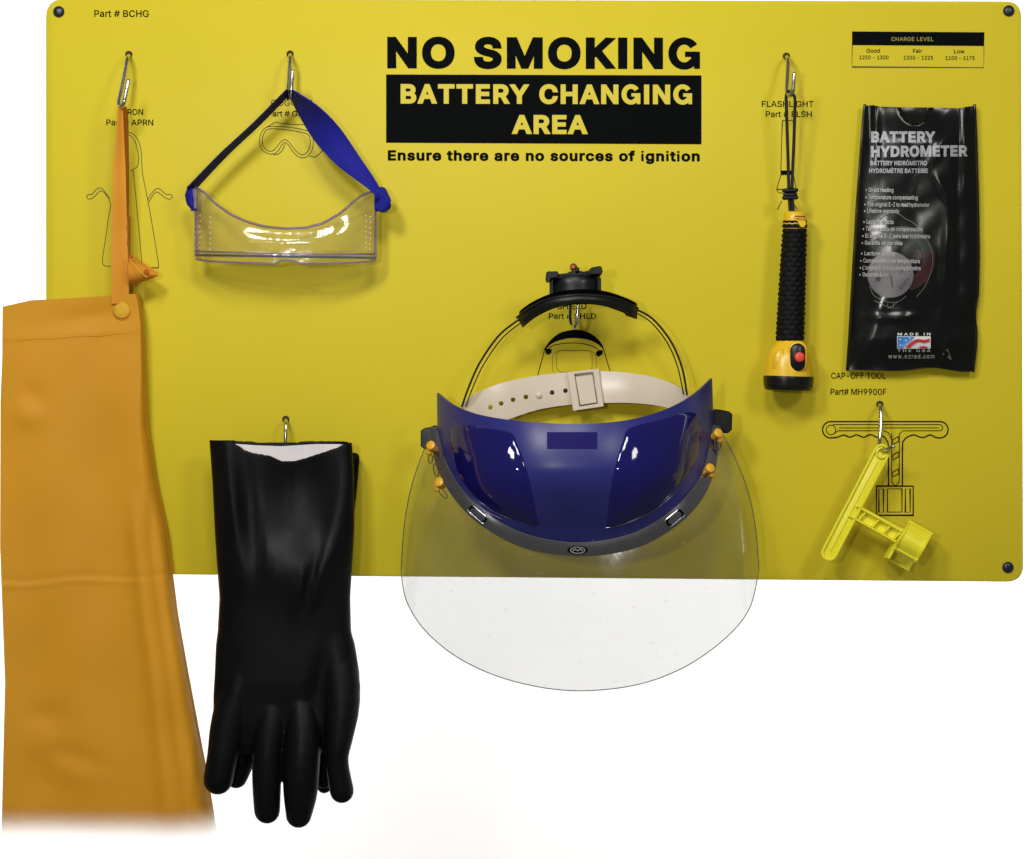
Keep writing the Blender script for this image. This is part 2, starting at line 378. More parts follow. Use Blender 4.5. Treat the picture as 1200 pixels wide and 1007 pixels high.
"T":[449,[[85,452,32,452,32,471,32,490,32,509,160,509,288,509,417,509,417,490,417,471,417,452,363,452,310,452,257,452,257,301,257,151,257,0,235,0,214,0,193,0,193,151,193,301,193,452,139,452]]],
"U":[517,[[299,-8,259,-8,219,-8,184,0,154,15,124,31,101,53,85,80,68,107,60,138,60,173,60,285,60,397,60,509,81,509,103,509,124,509,124,399,124,288,124,178,124,154,130,132,141,113,152,94,167,79,187,68,207,57,231,52,259,52,287,52,311,57,331,68,351,79,366,94,377,113,387,132,393,154,393,178,393,288,393,399,393,509,414,509,436,509,457,509,457,397,457,285,457,173,457,138,449,107,433,80,416,53,393,31,363,15,334,0]]],
"V":[480,[[229,0,204,0,141,170,79,339,16,509,39,509,62,509,84,509,120,408,156,307,192,206,198,189,206,166,215,137,224,109,235,73,248,31,243,31,239,31,235,31,247,74,258,110,267,138,276,166,284,189,290,206,325,307,360,408,395,509,417,509,440,509,463,509,401,339,340,170,278,0,253,0]]],
"Y":[472,[[225,0,203,0,203,69,203,139,203,208,141,308,79,409,16,509,41,509,66,509,91,509,125,454,159,399,192,344,203,326,213,309,222,292,231,275,240,255,250,230,241,230,232,230,224,230,233,255,242,276,251,293,260,310,270,327,280,344,314,399,347,454,381,509,406,509,430,509,455,509,393,409,330,308,268,208,268,139,268,69,268,0,247,0]]],
"Z":[438,[[161,0,42,0,42,15,42,31,42,46,119,159,196,272,273,385,284,400,295,415,306,431,318,446,329,461,341,476,343,469,346,461,348,454,327,453,306,453,285,452,264,452,244,452,223,452,162,452,101,452,40,452,40,471,40,490,40,509,159,509,278,509,397,509,397,493,397,477,397,462,321,351,245,240,169,129,158,113,146,97,134,81,122,65,110,49,97,33,95,40,93,47,90,54,111,55,132,56,152,57,173,57,193,57,214,57,276,57,338,57,399,57,399,38,399,19,399,0,280,0]]],
"a":[389,[[182,-9,160,-9,136,-9,114,-4,94,5,75,14,59,27,48,45,36,62,30,83,30,108,30,130,35,147,43,161,52,175,63,185,78,193,92,201,108,207,125,211,143,215,160,218,178,220,201,223,219,225,234,227,248,228,258,231,265,235,272,239,276,245,276,255,276,255,276,256,276,257,276,272,273,286,267,297,261,308,252,316,240,322,228,328,213,331,196,331,178,331,162,328,149,322,136,317,126,309,118,301,110,292,104,283,100,274,80,280,61,285,41,291,50,314,62,332,79,346,95,360,113,369,133,375,153,381,173,384,194,384,208,384,223,383,239,379,255,376,271,370,286,360,301,351,313,338,322,320,332,303,337,280,337,251,337,168,337,84,337,0,317,0,297,0,277,0,277,17,277,35,277,52,275,52,274,52,272,52,268,43,261,34,252,25,243,15,230,7,215,1,200,-5],[155,45,170,45,193,45,212,50,228,59,243,68,255,79,263,93,271,107,276,122,276,138,276,155,276,173,276,190,273,187,268,184,259,182,251,180,242,178,231,176,221,174,210,172,200,171,190,170,182,169,175,168,161,166,147,163,134,159,121,154,111,148,103,139,96,131,92,119,92,105,92,92,95,81,102,72,109,63,118,57,130,52,142,48]]],
"c":[396,[[226,-8,207,-8,173,-8,143,0,117,16,91,33,71,56,56,85,41,114,34,149,34,187,34,227,41,262,56,291,71,321,91,343,117,360,143,376,173,384,207,384,226,384,243,382,260,377,276,372,292,365,305,356,319,347,330,335,340,322,350,309,357,294,362,277,342,272,322,267,303,262,300,272,296,281,290,289,285,297,278,305,270,311,262,317,253,322,242,325,232,328,220,330,207,330,182,330,161,323,145,310,129,297,116,280,108,258,100,237,96,213,96,187,96,162,100,139,108,117,116,96,129,79,145,66,161,53,182,46,207,46,220,46,232,48,243,52,253,55,263,60,271,66,279,72,286,80,292,89,297,97,301,107,304,117,324,112,343,107,363,102,358,85,351,70,341,56,332,43,320,31,306,21,293,12,277,4,261,-1,244,-6]]],
"d":[424,[[219,-8,195,-8,164,-8,136,0,111,16,87,32,68,55,55,84,41,114,34,149,34,189,34,229,41,263,55,293,69,322,88,345,112,361,136,376,164,384,196,384,219,384,238,381,253,373,268,365,279,356,287,346,296,336,302,327,306,319,308,319,309,319,311,319,311,382,311,446,311,509,331,509,351,509,372,509,372,339,372,170,372,0,352,0,332,0,313,0,313,20,313,39,313,59,311,59,309,59,307,59,302,51,295,42,287,31,278,21,267,12,252,4,238,-4],[181,47,205,47,227,47,247,53,263,65,279,77,291,94,299,115,308,136,312,161,312,189,312,217,308,242,300,263,292,284,279,300,263,312,247,324,228,330,205,330,181,330,161,324,145,311,129,299,116,282,108,261,100,240,96,216,96,189,96,162,100,138,109,117,117,95,129,78,145,66,161,53]]],
"e":[404,[[238,-8,212,-8,175,-8,143,0,117,16,90,33,70,56,56,85,41,114,34,148,34,187,34,226,41,260,55,290,69,319,89,343,115,359,141,376,171,384,205,384,226,384,246,381,266,374,285,367,303,356,319,341,335,326,348,306,357,282,366,258,371,228,371,194,371,186,371,178,371,169,272,169,174,169,75,169,75,187,75,204,75,221,163,221,250,221,338,221,329,215,319,208,310,202,310,227,306,249,298,269,290,288,278,303,263,314,247,325,228,330,205,330,182,330,163,325,146,313,130,302,118,288,109,270,100,251,96,232,96,211,96,200,96,189,96,178,96,150,101,126,110,106,120,87,134,72,151,61,168,51,189,46,212,46,228,46,241,48,254,53,266,57,277,64,285,73,294,82,301,93,306,105,325,101,345,96,365,91,359,71,349,54,335,39,321,24,303,13,283,4,262,-4]]],
"f":[254,[[154,379,228,379,228,362,228,344,228,327,154,327,80,327,6,327,6,344,6,362,6,379,80,379],[101,0,81,0,81,144,81,288,81,432,81,453,86,471,96,486,106,500,119,511,135,519,152,526,169,530,187,530,201,530,213,529,222,527,232,525,238,523,243,521,238,503,233,486,227,468,224,470,220,471,215,472,210,473,203,474,195,474,176,474,163,469,154,460,146,451,142,437,142,419,142,279,142,140,142,0,121,0]]],
"g":[425,[[238,-151,207,-151,179,-151,155,-147,134,-140,113,-132,96,-123,82,-110,69,-98,58,-84,51,-69,67,-60,84,-50,101,-41,107,-49,113,-57,122,-66,130,-75,141,-82,154,-88,168,-94,186,-97,207,-97,238,-97,263,-90,282,-75,302,-60,311,-37,311,-6,311,19,311,44,311,68,310,68,308,68,306,68,301,60,295,51,287,41,278,32,267,23,252,16,238,8,219,5,195,5,164,5,137,12,113,27,88,41,69,62,55,90,41,118,34,152,34,191,34,230,41,264,55,293,69,322,88,345,112,361,137,376,165,384,196,384,220,384,239,381,253,373,268,365,280,356,288,346,297,336,303,327,308,319,309,319,311,319,313,319,313,339,313,359,313,379,333,379,353,379,372,379,372,250,372,121,372,-9,372,-42,365,-69,350,-90,335,-111,316,-126,291,-136,266,-146],[181,59,205,59,228,59,248,64,264,75,280,86,292,101,300,121,308,141,312,165,312,193,312,220,308,243,300,264,292,284,280,301,264,312,248,324,228,330,205,330,181,330,161,324,145,312,129,299,117,283,109,262,100,242,96,219,96,193,96,166,100,143,109,123,117,103,129,87,145,76,162,65]]],
"h":[410,[[114,249,114,227,114,151,114,76,114,0,93,0,73,0,53,0,53,170,53,339,53,509,73,509,93,509,114,509,114,435,114,361,114,287,110,287,106,287,102,287,114,322,131,347,152,362,174,377,199,384,227,384,253,384,276,379,295,369,315,358,330,342,341,321,352,299,357,273,357,240,357,160,357,80,357,0,337,0,316,0,296,0,296,78,296,157,296,235,296,265,288,288,273,304,258,321,237,329,210,329,192,329,175,325,161,317,146,309,135,298,126,283,118,267]]],
"i":[167,[[73,0,53,0,53,126,53,253,53,379,73,379,93,379,114,379,114,253,114,126,114,0,93,0],[95,443,84,443,72,443,62,447,54,455,45,462,41,472,41,483,41,494,45,504,54,512,62,520,72,524,84,524,95,524,106,520,114,512,122,504,126,494,126,483,126,472,122,462,114,455,106,447]]],
"l":[189,[[147,-2,139,-2,110,-2,88,5,74,20,60,35,53,57,53,84,53,226,53,367,53,509,73,509,93,509,114,509,114,372,114,235,114,99,114,81,116,69,120,62,125,55,133,52,146,52,152,52,157,52,160,53,164,53,167,54,170,54,173,37,177,20,181,3,175,1,169,0,162,-1,154,-2]]],
"m":[610,[[73,0,53,0,53,126,53,253,53,379,72,379,92,379,112,379,112,351,112,323,112,295,111,295,109,295,108,295,113,316,121,332,132,346,144,359,157,369,172,376,187,383,203,386,219,386,247,386,270,378,287,361,305,344,316,322,321,295,318,295,315,295,312,295,317,313,325,329,337,343,349,357,364,367,381,375,398,382,416,386,437,386,459,386,479,381,497,372,515,362,530,348,541,328,551,309,557,285,557,255,557,170,557,85,557,0,536,0,516,0,496,0,496,85,496,169,496,254,496,281,488,301,473,313,457,325,439,330,419,330,402,330,387,327,374,320,362,313,352,303,345,290,339,278,335,263,335,247,335,165,335,82,335,0,315,0,295,0,274,0,274,87,274,173,274,260,274,281,267,298,253,311,239,324,221,330,199,330,185,330,171,327,158,320,144,313,134,303,126,289,118,276,114,258,114,238,114,159,114,79,114,0,93,0]]],
"n":[410,[[114,249,114,227,114,151,114,76,114,0,93,0,73,0,53,0,53,126,53,253,53,379,72,379,92,379,112,379,112,349,112,318,112,287,109,287,106,287,102,287,114,322,131,347,152,362,174,377,199,384,227,384,253,384,276,379,295,369,314,358,330,342,341,321,352,299,357,273,357,240,357,160,357,80,357,0,337,0,316,0,296,0,296,78,296,157,296,235,296,265,288,288,273,304,258,321,237,329,210,329,192,329,175,325,161,317,146,309,135,298,126,283,118,267]]],
"o":[415,[[242,-8,207,-8,173,-8,143,0,117,16,91,33,71,56,56,85,41,114,34,149,34,187,34,227,41,262,56,291,71,321,91,343,117,360,143,376,173,384,207,384,242,384,273,376,299,360,325,343,345,321,359,291,374,262,381,227,381,187,381,149,374,114,359,85,345,56,325,33,299,16,273,0],[182,46,207,46,233,46,254,53,270,66,287,79,299,96,307,117,315,139,319,162,319,187,319,213,315,236,307,258,299,280,287,297,270,310,254,323,233,330,207,330,182,330,161,323,145,310,129,297,116,280,108,258,100,237,96,213,96,187,96,162,100,139,108,117,116,96,129,79,145,66,161,53]]],
"p":[424,[[73,-143,53,-143,53,31,53,205,53,379,72,379,92,379,112,379,112,359,112,339,112,319,114,319,116,319,118,319,123,327,129,336,137,346,145,356,157,365,171,373,186,381,205,384,229,384,261,384,289,376,313,361,337,345,356,322,370,293,383,263,390,229,390,189,390,149,383,114,370,84,356,55,337,32,313,16,289,0,261,-8,229,-8,206,-8,187,-4,173,4,158,12,146,21,138,31,130,42,123,51,118,59,117,59,115,59,114,59,114,-8,114,-76,114,-143,93,-143],[197,47,220,47,244,47,263,53,279,66,295,78,308,95,316,117,324,138,328,162,328,189,328,216,324,240,316,261,308,282,296,299,280,311,264,324,244,330,220,330,197,330,177,324,161,312,145,300,133,284,125,263,117,242,113,217,113,189,113,161,117,136,125,115,133,94,146,77,162,65,178,53]]],
"r":[259,[[73,0,53,0,53,126,53,253,53,379,72,379,92,379,112,379,112,360,112,340,112,321,113,321,114,321,115,321,122,340,135,355,152,367,170,379,190,385,213,385,218,385,223,385,229,384,235,384,240,384,243,384,243,363,243,343,243,322,242,323,237,323,230,324,223,325,215,326,207,326,189,326,173,322,159,315,145,307,134,297,126,284,118,270,114,255,114,237,114,158,114,79,114,0,93,0]]],
"s":[365,[[211,-8,182,-8,156,-8,133,-4,112,3,92,11,75,23,62,38,49,53,40,72,36,94,55,98,74,102,94,107,99,86,109,70,124,60,139,50,158,45,181,45,208,45,229,51,244,62,260,74,268,87,268,103,268,116,263,127,254,136,245,144,231,151,212,155,191,160,170,165,149,170,115,178,89,191,72,208,55,225,47,247,47,274,47,296,53,315,65,332,77,348,94,361,115,370,136,380,160,384,187,384,213,384,235,380,254,372,272,365,287,353,299,339,310,325,319,309,324,290,305,286,287,281,268,277,263,292,255,304,243,316,230,327,212,333,187,333,165,333,146,327,131,317,116,306,109,293,109,277,109,263,114,252,124,243,134,235,150,228,172,223,191,218,210,214,229,209,264,201,290,188,306,171,323,154,331,133,331,107,331,84,325,64,312,47,300,30,282,16,260,6,237,-3]]],
"t":[227,[[138,379,204,379,204,362,204,344,204,327,138,327,72,327,6,327,6,344,6,362,6,379,72,379],[65,345,65,471,85,471,106,471,126,471,126,347,126,222,126,98,126,81,129,69,136,61,143,54,154,50,170,50,174,50,179,50,185,51,191,52,197,53,202,54,206,36,209,19,213,2,207,0,200,-2,192,-3,184,-4,176,-4,168,-4,136,-4,110,4,92,21,74,38,65,62,65,93,65,219]]],
"u":[410,[[211,-5,182,-5,157,-5,134,0,115,11,95,21,80,37,69,59,58,80,53,107,53,139,53,219,53,299,53,379,73,379,93,379,114,379,114,301,114,222,114,144,114,114,121,91,137,75,152,58,173,50,200,50,218,50,235,54,249,62,264,70,275,81,283,97,292,112,296,131,296,153,296,228,296,304,296,379,316,379,337,379,357,379,357,253,357,126,357,0,337,0,318,0,298,0,298,31,298,61,298,92,301,92,304,92,307,92,295,57,279,32,257,17,235,2]]],
"v":[389,[[184,0,163,0,114,126,66,253,17,379,40,379,62,379,84,379,111,305,138,230,165,155,174,132,181,110,187,87,193,64,199,42,206,21,198,21,191,21,184,21,191,42,197,64,203,87,209,110,216,132,224,155,251,230,278,305,305,379,327,379,349,379,371,379,323,253,275,126,226,0,205,0]]],
"w":[567,[[158,0,138,0,99,126,61,253,23,379,44,379,66,379,87,379,103,324,118,269,133,214,140,191,147,165,154,137,161,108,168,76,175,41,172,41,168,41,165,41,172,75,179,106,186,135,193,163,199,190,206,214,221,269,237,324,252,379,273,379,295,379,316,379,332,324,347,269,362,214,368,190,375,164,382,136,388,107,395,76,402,41,399,41,395,41,391,41,399,75,406,107,413,135,420,164,427,190,434,214,449,269,465,324,480,379,502,379,523,379,545,379,506,253,468,126,429,0,409,0,389,0,368,0,352,57,335,114,319,172,314,189,309,207,305,225,300,243,295,261,291,280,286,299,281,318,277,338,281,338,286,338,291,338,286,319,281,299,277,280,272,261,267,243,263,225,258,206,253,189,248,172,231,114,215,57,199,0,178,0]]],
"y":[389,[[51,-140,47,-139,52,-121,57,-103,61,-86,65,-86,68,-87,71,-87,83,-90,94,-91,104,-89,114,-87,122,-82,130,-74,138,-66,145,-53,151,-36,155,-24,159,-13,163,-1,114,126,66,252,17,379,40,379,62,379,84,379,111,305,138,230,165,155,174,132,181,109,187,87,193,64,199,42,206,21,198,21,191,21,184,21,190,42,196,64,202,87,209,110,216,132,224,155,251,230,278,305,305,379,327,379,349,379,371,379,316,234,260,88,204,-58,196,-78,187,-94,177,-107,166,-120,153,-129,139,-136,125,-142,109,-145,91,-145,81,-145,72,-144,65,-143,57,-142]]],
"z":[380,[[141,0,42,0,42,15,42,30,42,46,112,137,183,228,254,320,254,321,254,322,254,323,185,323,117,323,48,323,48,342,48,361,48,379,143,379,238,379,333,379,333,363,333,347,333,331,264,241,195,150,126,60,126,59,126,58,126,56,197,56,268,56,339,56,339,38,339,19,339,0,240,0]]],
"\u00c8":[419,[[165,0,60,0,60,170,60,339,60,509,164,509,268,509,372,509,372,490,372,471,372,452,290,452,207,452,125,452,125,396,125,341,125,286,202,286,278,286,355,286,355,267,355,248,355,229,278,229,202,229,125,229,125,172,125,114,125,57,208,57,292,57,375,57,375,38,375,19,375,0,270,0],[211,558,194,558,172,592,150,625,128,659,151,659,174,659,196,659,212,625,228,592,244,558,227,558]]],
"\u00d3":[533,[[311,-7,267,-7,223,-7,184,4,150,25,116,46,90,76,70,115,50,154,40,201,40,254,40,308,50,354,70,393,90,432,116,462,150,484,184,505,223,516,267,516,311,516,350,505,384,484,418,462,444,432,464,393,483,354,493,308,493,254,493,201,483,154,464,115,444,76,418,46,384,25,350,4],[236,53,267,53,297,53,325,61,349,76,374,91,394,114,408,144,423,174,430,211,430,254,430,298,423,335,408,365,394,395,374,417,349,433,325,448,297,456,267,456,236,456,209,448,184,433,159,417,140,394,125,364,111,334,103,297,103,254,103,211,111,174,125,144,140,114,159,92,184,76,209,61],[257,558,240,558,256,592,272,625,288,659,311,659,333,659,356,659,334,625,312,592,290,558,273,558]]],
"\u00e0":[389,[[182,-9,160,-9,136,-9,114,-4,94,5,75,14,59,27,48,45,36,62,30,83,30,108,30,130,35,147,43,161,52,175,63,185,78,193,92,201,108,207,125,211,143,215,160,218,178,220,201,223,219,225,234,227,248,228,258,231,265,235,272,239,276,245,276,255,276,255,276,256,276,257,276,272,273,286,267,297,261,308,252,316,240,322,228,328,213,331,196,331,178,331,162,328,149,322,136,317,126,309,118,301,110,292,104,283,100,274,80,280,61,285,41,291,50,314,62,332,79,346,95,360,113,369,133,375,153,381,173,384,194,384,208,384,223,383,239,379,255,376,271,370,286,360,301,351,313,338,322,320,332,303,337,280,337,251,337,168,337,84,337,0,317,0,297,0,277,0,277,17,277,35,277,52,275,52,274,52,272,52,268,43,261,34,252,25,243,15,230,7,215,1,200,-5],[155,45,170,45,193,45,212,50,228,59,243,68,255,79,263,93,271,107,276,122,276,138,276,155,276,173,276,190,273,187,268,184,259,182,251,180,242,178,231,176,221,174,210,172,200,171,190,170,182,169,175,168,161,166,147,163,134,159,121,154,111,148,103,139,96,131,92,119,92,105,92,92,95,81,102,72,109,63,118,57,130,52,142,48],[182,429,165,429,143,462,121,496,99,529,122,529,145,529,168,529,184,496,199,462,215,429,199,429]]],
"\u00e8":[404,[[238,-8,212,-8,175,-8,143,0,117,16,90,33,70,56,56,85,41,114,34,148,34,187,34,226,41,260,55,290,69,319,89,343,115,359,141,376,171,384,205,384,226,384,246,381,266,374,285,367,303,356,319,341,335,326,348,306,357,282,366,258,371,228,371,194,371,186,371,178,371,169,272,169,174,169,75,169,75,187,75,204,75,221,163,221,250,221,338,221,329,215,319,208,310,202,310,227,306,249,298,269,290,288,278,303,263,314,247,325,228,330,205,330,182,330,163,325,146,313,130,302,118,288,109,270,100,251,96,232,96,211,96,200,96,189,96,178,96,150,101,126,110,106,120,87,134,72,151,61,168,51,189,46,212,46,228,46,241,48,254,53,266,57,277,64,285,73,294,82,301,93,306,105,325,101,345,96,365,91,359,71,349,54,335,39,321,24,303,13,283,4,262,-4],[196,429,180,429,158,462,136,496,114,529,136,529,159,529,182,529,198,496,214,462,230,429,213,429]]],
"\u00e9":[404,[[238,-8,212,-8,175,-8,143,0,117,16,90,33,70,56,56,85,41,114,34,148,34,187,34,226,41,260,55,290,69,319,89,343,115,359,141,376,171,384,205,384,226,384,246,381,266,374,285,367,303,356,319,341,335,326,348,306,357,282,366,258,371,228,371,194,371,186,371,178,371,169,272,169,174,169,75,169,75,187,75,204,75,221,163,221,250,221,338,221,329,215,319,208,310,202,310,227,306,249,298,269,290,288,278,303,263,314,247,325,228,330,205,330,182,330,163,325,146,313,130,302,118,288,109,270,100,251,96,232,96,211,96,200,96,189,96,178,96,150,101,126,110,106,120,87,134,72,151,61,168,51,189,46,212,46,228,46,241,48,254,53,266,57,277,64,285,73,294,82,301,93,306,105,325,101,345,96,365,91,359,71,349,54,335,39,321,24,303,13,283,4,262,-4],[194,429,177,429,193,462,209,496,225,529,247,529,270,529,293,529,271,496,249,462,227,429,210,429]]],
"\u00ed":[167,[[73,0,53,0,53,126,53,253,53,379,73,379,93,379,114,379,114,253,114,126,114,0,93,0],[73,429,57,429,73,462,89,496,104,529,127,529,150,529,173,529,151,496,129,462,107,429,90,429]]],
"\u00f3":[415,[[242,-8,207,-8,173,-8,143,0,117,16,91,33,71,56,56,85,41,114,34,149,34,187,34,227,41,262,56,291,71,321,91,343,117,360,143,376,173,384,207,384,242,384,273,376,299,360,325,343,345,321,359,291,374,262,381,227,381,187,381,149,374,114,359,85,345,56,325,33,299,16,273,0],[182,46,207,46,233,46,254,53,270,66,287,79,299,96,307,117,315,139,319,162,319,187,319,213,315,236,307,258,299,280,287,297,270,310,254,323,233,330,207,330,182,330,161,323,145,310,129,297,116,280,108,258,100,237,96,213,96,187,96,162,100,139,108,117,116,96,129,79,145,66,161,53],[197,429,181,429,197,462,212,496,228,529,251,529,274,529,297,529,275,496,253,462,231,429,214,429]]],
"\u2022":[389,[[215,93,194,93,174,93,156,97,139,107,123,117,109,130,100,147,90,163,85,182,85,202,85,222,90,240,100,257,109,273,123,287,139,296,156,306,174,311,194,311,215,311,233,306,249,296,266,287,279,273,289,257,299,240,304,222,304,202,304,182,299,163,289,147,279,130,266,117,249,107,233,97]]],
" ":[188,[]]}''')


def arcp(cx, cy, rx, ry, a0, a1, n):
    return [(cx + rx * math.cos(math.radians(a0 + (a1 - a0) * i / n)), cy + ry * math.sin(math.radians(a0 + (a1 - a0) * i / n))) for i in range(n + 1)]
# plain bar I for every size; heavy G and a heavy i with a clear dot for the bold lines (outer loops clockwise)
PLAIN = {'I': (178, [[(55, 0), (55, 509), (123, 509), (123, 0)]])}
HEAVY = {'G': (545, [(arcp(262, 254, 122, 168, 35, 322, 34) + arcp(262, 254, 262, 304, 322, 35, 44)),
                     [(275, 190), (275, 290), (522, 290), (522, 190)], [(425, -34), (425, 260), (522, 260), (522, -34)], [(372, 70), (372, 240), (470, 240), (470, 70)]]),
         'i': (178, [[(28, -30), (28, 385), (140, 385), (140, -30)], [(28, 445), (28, 545), (140, 545), (140, 445)]])}
_GC = {}
def glyph_mesh(ch, bold, res):
    """one letter: outline flattened, grown by bold, filled by winding number"""
    key = (ch, bold, res)
    if key in _GC: return _GC[key]
    loops = []
    ov_ = HEAVY.get(ch) if bold > 0.022 and ch in HEAVY and not (ch == 'i' and bold > 0.04) else None
    hv = ov_ is not None
    if not hv: ov_ = PLAIN.get(ch)
    src = [] if ov_ else GLY[ch][1]
    raw = [list(l) for l in ov_[1]] if ov_ else []
    for s in list(src) + raw:
        if isinstance(s[0], tuple):
            cl = s
            if hv: loops.append(cl); continue
            g = []
            for i in range(len(cl)):
                x_, y_ = cl[i]; g.append((x_ + (-1 if x_ < 89 else 1) * bold * 1000, y_ + (-1 if y_ < 250 else 1) * bold * 1000))
            loops.append(g); continue
        n = len(s) // 6; pts = []
        for i in range(n):
            j = (i + 1) % n
            p0 = (s[6 * i + 2], s[6 * i + 3]); h0 = (s[6 * i + 4], s[6 * i + 5]); h1 = (s[6 * j], s[6 * j + 1]); p1 = (s[6 * j + 2], s[6 * j + 3])
            cr = abs((h0[0] - p0[0]) * (p1[1] - p0[1]) - (h0[1] - p0[1]) * (p1[0] - p0[0])) + abs((h1[0] - p0[0]) * (p1[1] - p0[1]) - (h1[1] - p0[1]) * (p1[0] - p0[0]))
            ln = math.hypot(p1[0] - p0[0], p1[1] - p0[1])
            k = 1 if cr < 2.5 * max(ln, 1) else res
            for q in range(k):
                t = q / k; u = 1 - t
                pts.append((u ** 3 * p0[0] + 3 * u * u * t * h0[0] + 3 * u * t * t * h1[0] + t ** 3 * p1[0],
                            u ** 3 * p0[1] + 3 * u * u * t * h0[1] + 3 * u * t * t * h1[1] + t ** 3 * p1[1]))
        cl = []
        for p in pts:
            if not cl or math.hypot(p[0] - cl[-1][0], p[1] - cl[-1][1]) > 4: cl.append(p)
        while len(cl) > 3 and math.hypot(cl[0][0] - cl[-1][0], cl[0][1] - cl[-1][1]) < 4: cl.pop()
        # drop points on straight runs
        out = []
        for i in range(len(cl)):
            a_, b_, c_ = cl[i - 1], cl[i], cl[(i + 1) % len(cl)]
            e1 = Vector((b_[0] - a_[0], b_[1] - a_[1])).normalized(); e2 = Vector((c_[0] - b_[0], c_[1] - b_[1])).normalized()
            if e1.dot(e2) < 0.9995: out.append(b_)
        cl = out
        if bold:
            g = []
            for i in range(len(cl)):
                a_, b_, c_ = cl[i - 1], cl[i], cl[(i + 1) % len(cl)]
                e1 = Vector((b_[0] - a_[0], b_[1] - a_[1])).normalized(); e2 = Vector((c_[0] - b_[0], c_[1] - b_[1])).normalized()
                n1 = Vector((-e1.y, e1.x)); n2 = Vector((-e2.y, e2.x)); m_ = n1 + n2      # left of travel = outside (outer contours run clockwise)
                if m_.length < 0.3: m_ = n1
                m_.normalize(); k = 1 / max(0.55, m_.dot(n1))
                g.append((b_[0] + m_.x * bold * 1000 * k, b_[1] + m_.y * bold * 1000 * k))
            cl = g
        loops.append(cl)
    V, E = [], []
    for l in loops:
        b = len(V); V += [Vector((p[0] / 1000, p[1] / 1000)) for p in l]
        E += [(b + i, b + (i + 1) % len(l)) for i in range(len(l))]
    if not V:
        _GC[key] = ([], []); return _GC[key]
    r = delaunay_2d_cdt(V, E, [], 0, 1e-5)
    ov, of = r[0], r[2]
    def wind(x, y):
        w_ = 0
        for l in loops:
            for i in range(len(l)):
                (x0, y0), (x1, y1) = l[i - 1], l[i]
                x0, y0, x1, y1 = x0 / 1000, y0 / 1000, x1 / 1000, y1 / 1000
                if (y0 <= y) != (y1 <= y):
                    if x < x0 + (y - y0) * (x1 - x0) / (y1 - y0): w_ += 1 if y1 > y0 else -1
        return w_
    F = []
    for f in of:
        cx = sum(ov[i].x for i in f) / len(f); cy = sum(ov[i].y for i in f) / len(f)
        if wind(cx, cy) * SIGN > 0: F.append(tuple(f))
    _GC[key] = ([(v.x, v.y) for v in ov], F)
    return _GC[key]


SIGN = -1     # outer contours run clockwise


def text_geo(body, x0, x1, base, cap, mp, bold=0.0, track=0.0, slope=0.0025, res=3):
    """lettering from outline data, fitted between x0 and x1 (px) on the given baseline with the given capital height"""
    V, F = [], []
    x = 0.0
    for ch in body:
        gv, gf = glyph_mesh(ch, bold, res)
        used = sorted({i for f in gf for i in f}); ix = {i: len(V) + k for k, i in enumerate(used)}
        V += [(gv[i][0] + x, gv[i][1]) for i in used]
        F += [tuple(ix[i] for i in f) for f in gf]
        adv = (HEAVY[ch][0] if bold > 0.022 and ch in HEAVY else PLAIN[ch][0] if ch in PLAIN else GLY[ch][0])
        x += adv / 1000 + track
    a = min(v[0] for v in V); b = max(v[0] for v in V)
    sx = (x1 - x0) / (b - a); sy = cap / (0.509 + 2 * bold)
    out = []
    for vx, vy in V:
        px = x0 + (vx - a) * sx
        out.append(mp(px, base - (vy + bold) * sy + (px - x0) * slope))
    return out, F


def text(body, x0, x1, base, cap, mp, mat, parent, bold=0.0, track=0.0, slope=0.0025, label=None, res=3, name='lettering'):
    V, F = text_geo(body, x0, x1, base, cap, mp, bold, track, slope, res=res)
    return obj(name, V, F, mat, parent, smooth=False, fix=False, label=label)


def curve(pts, n=40):
    return spl(pts, n)


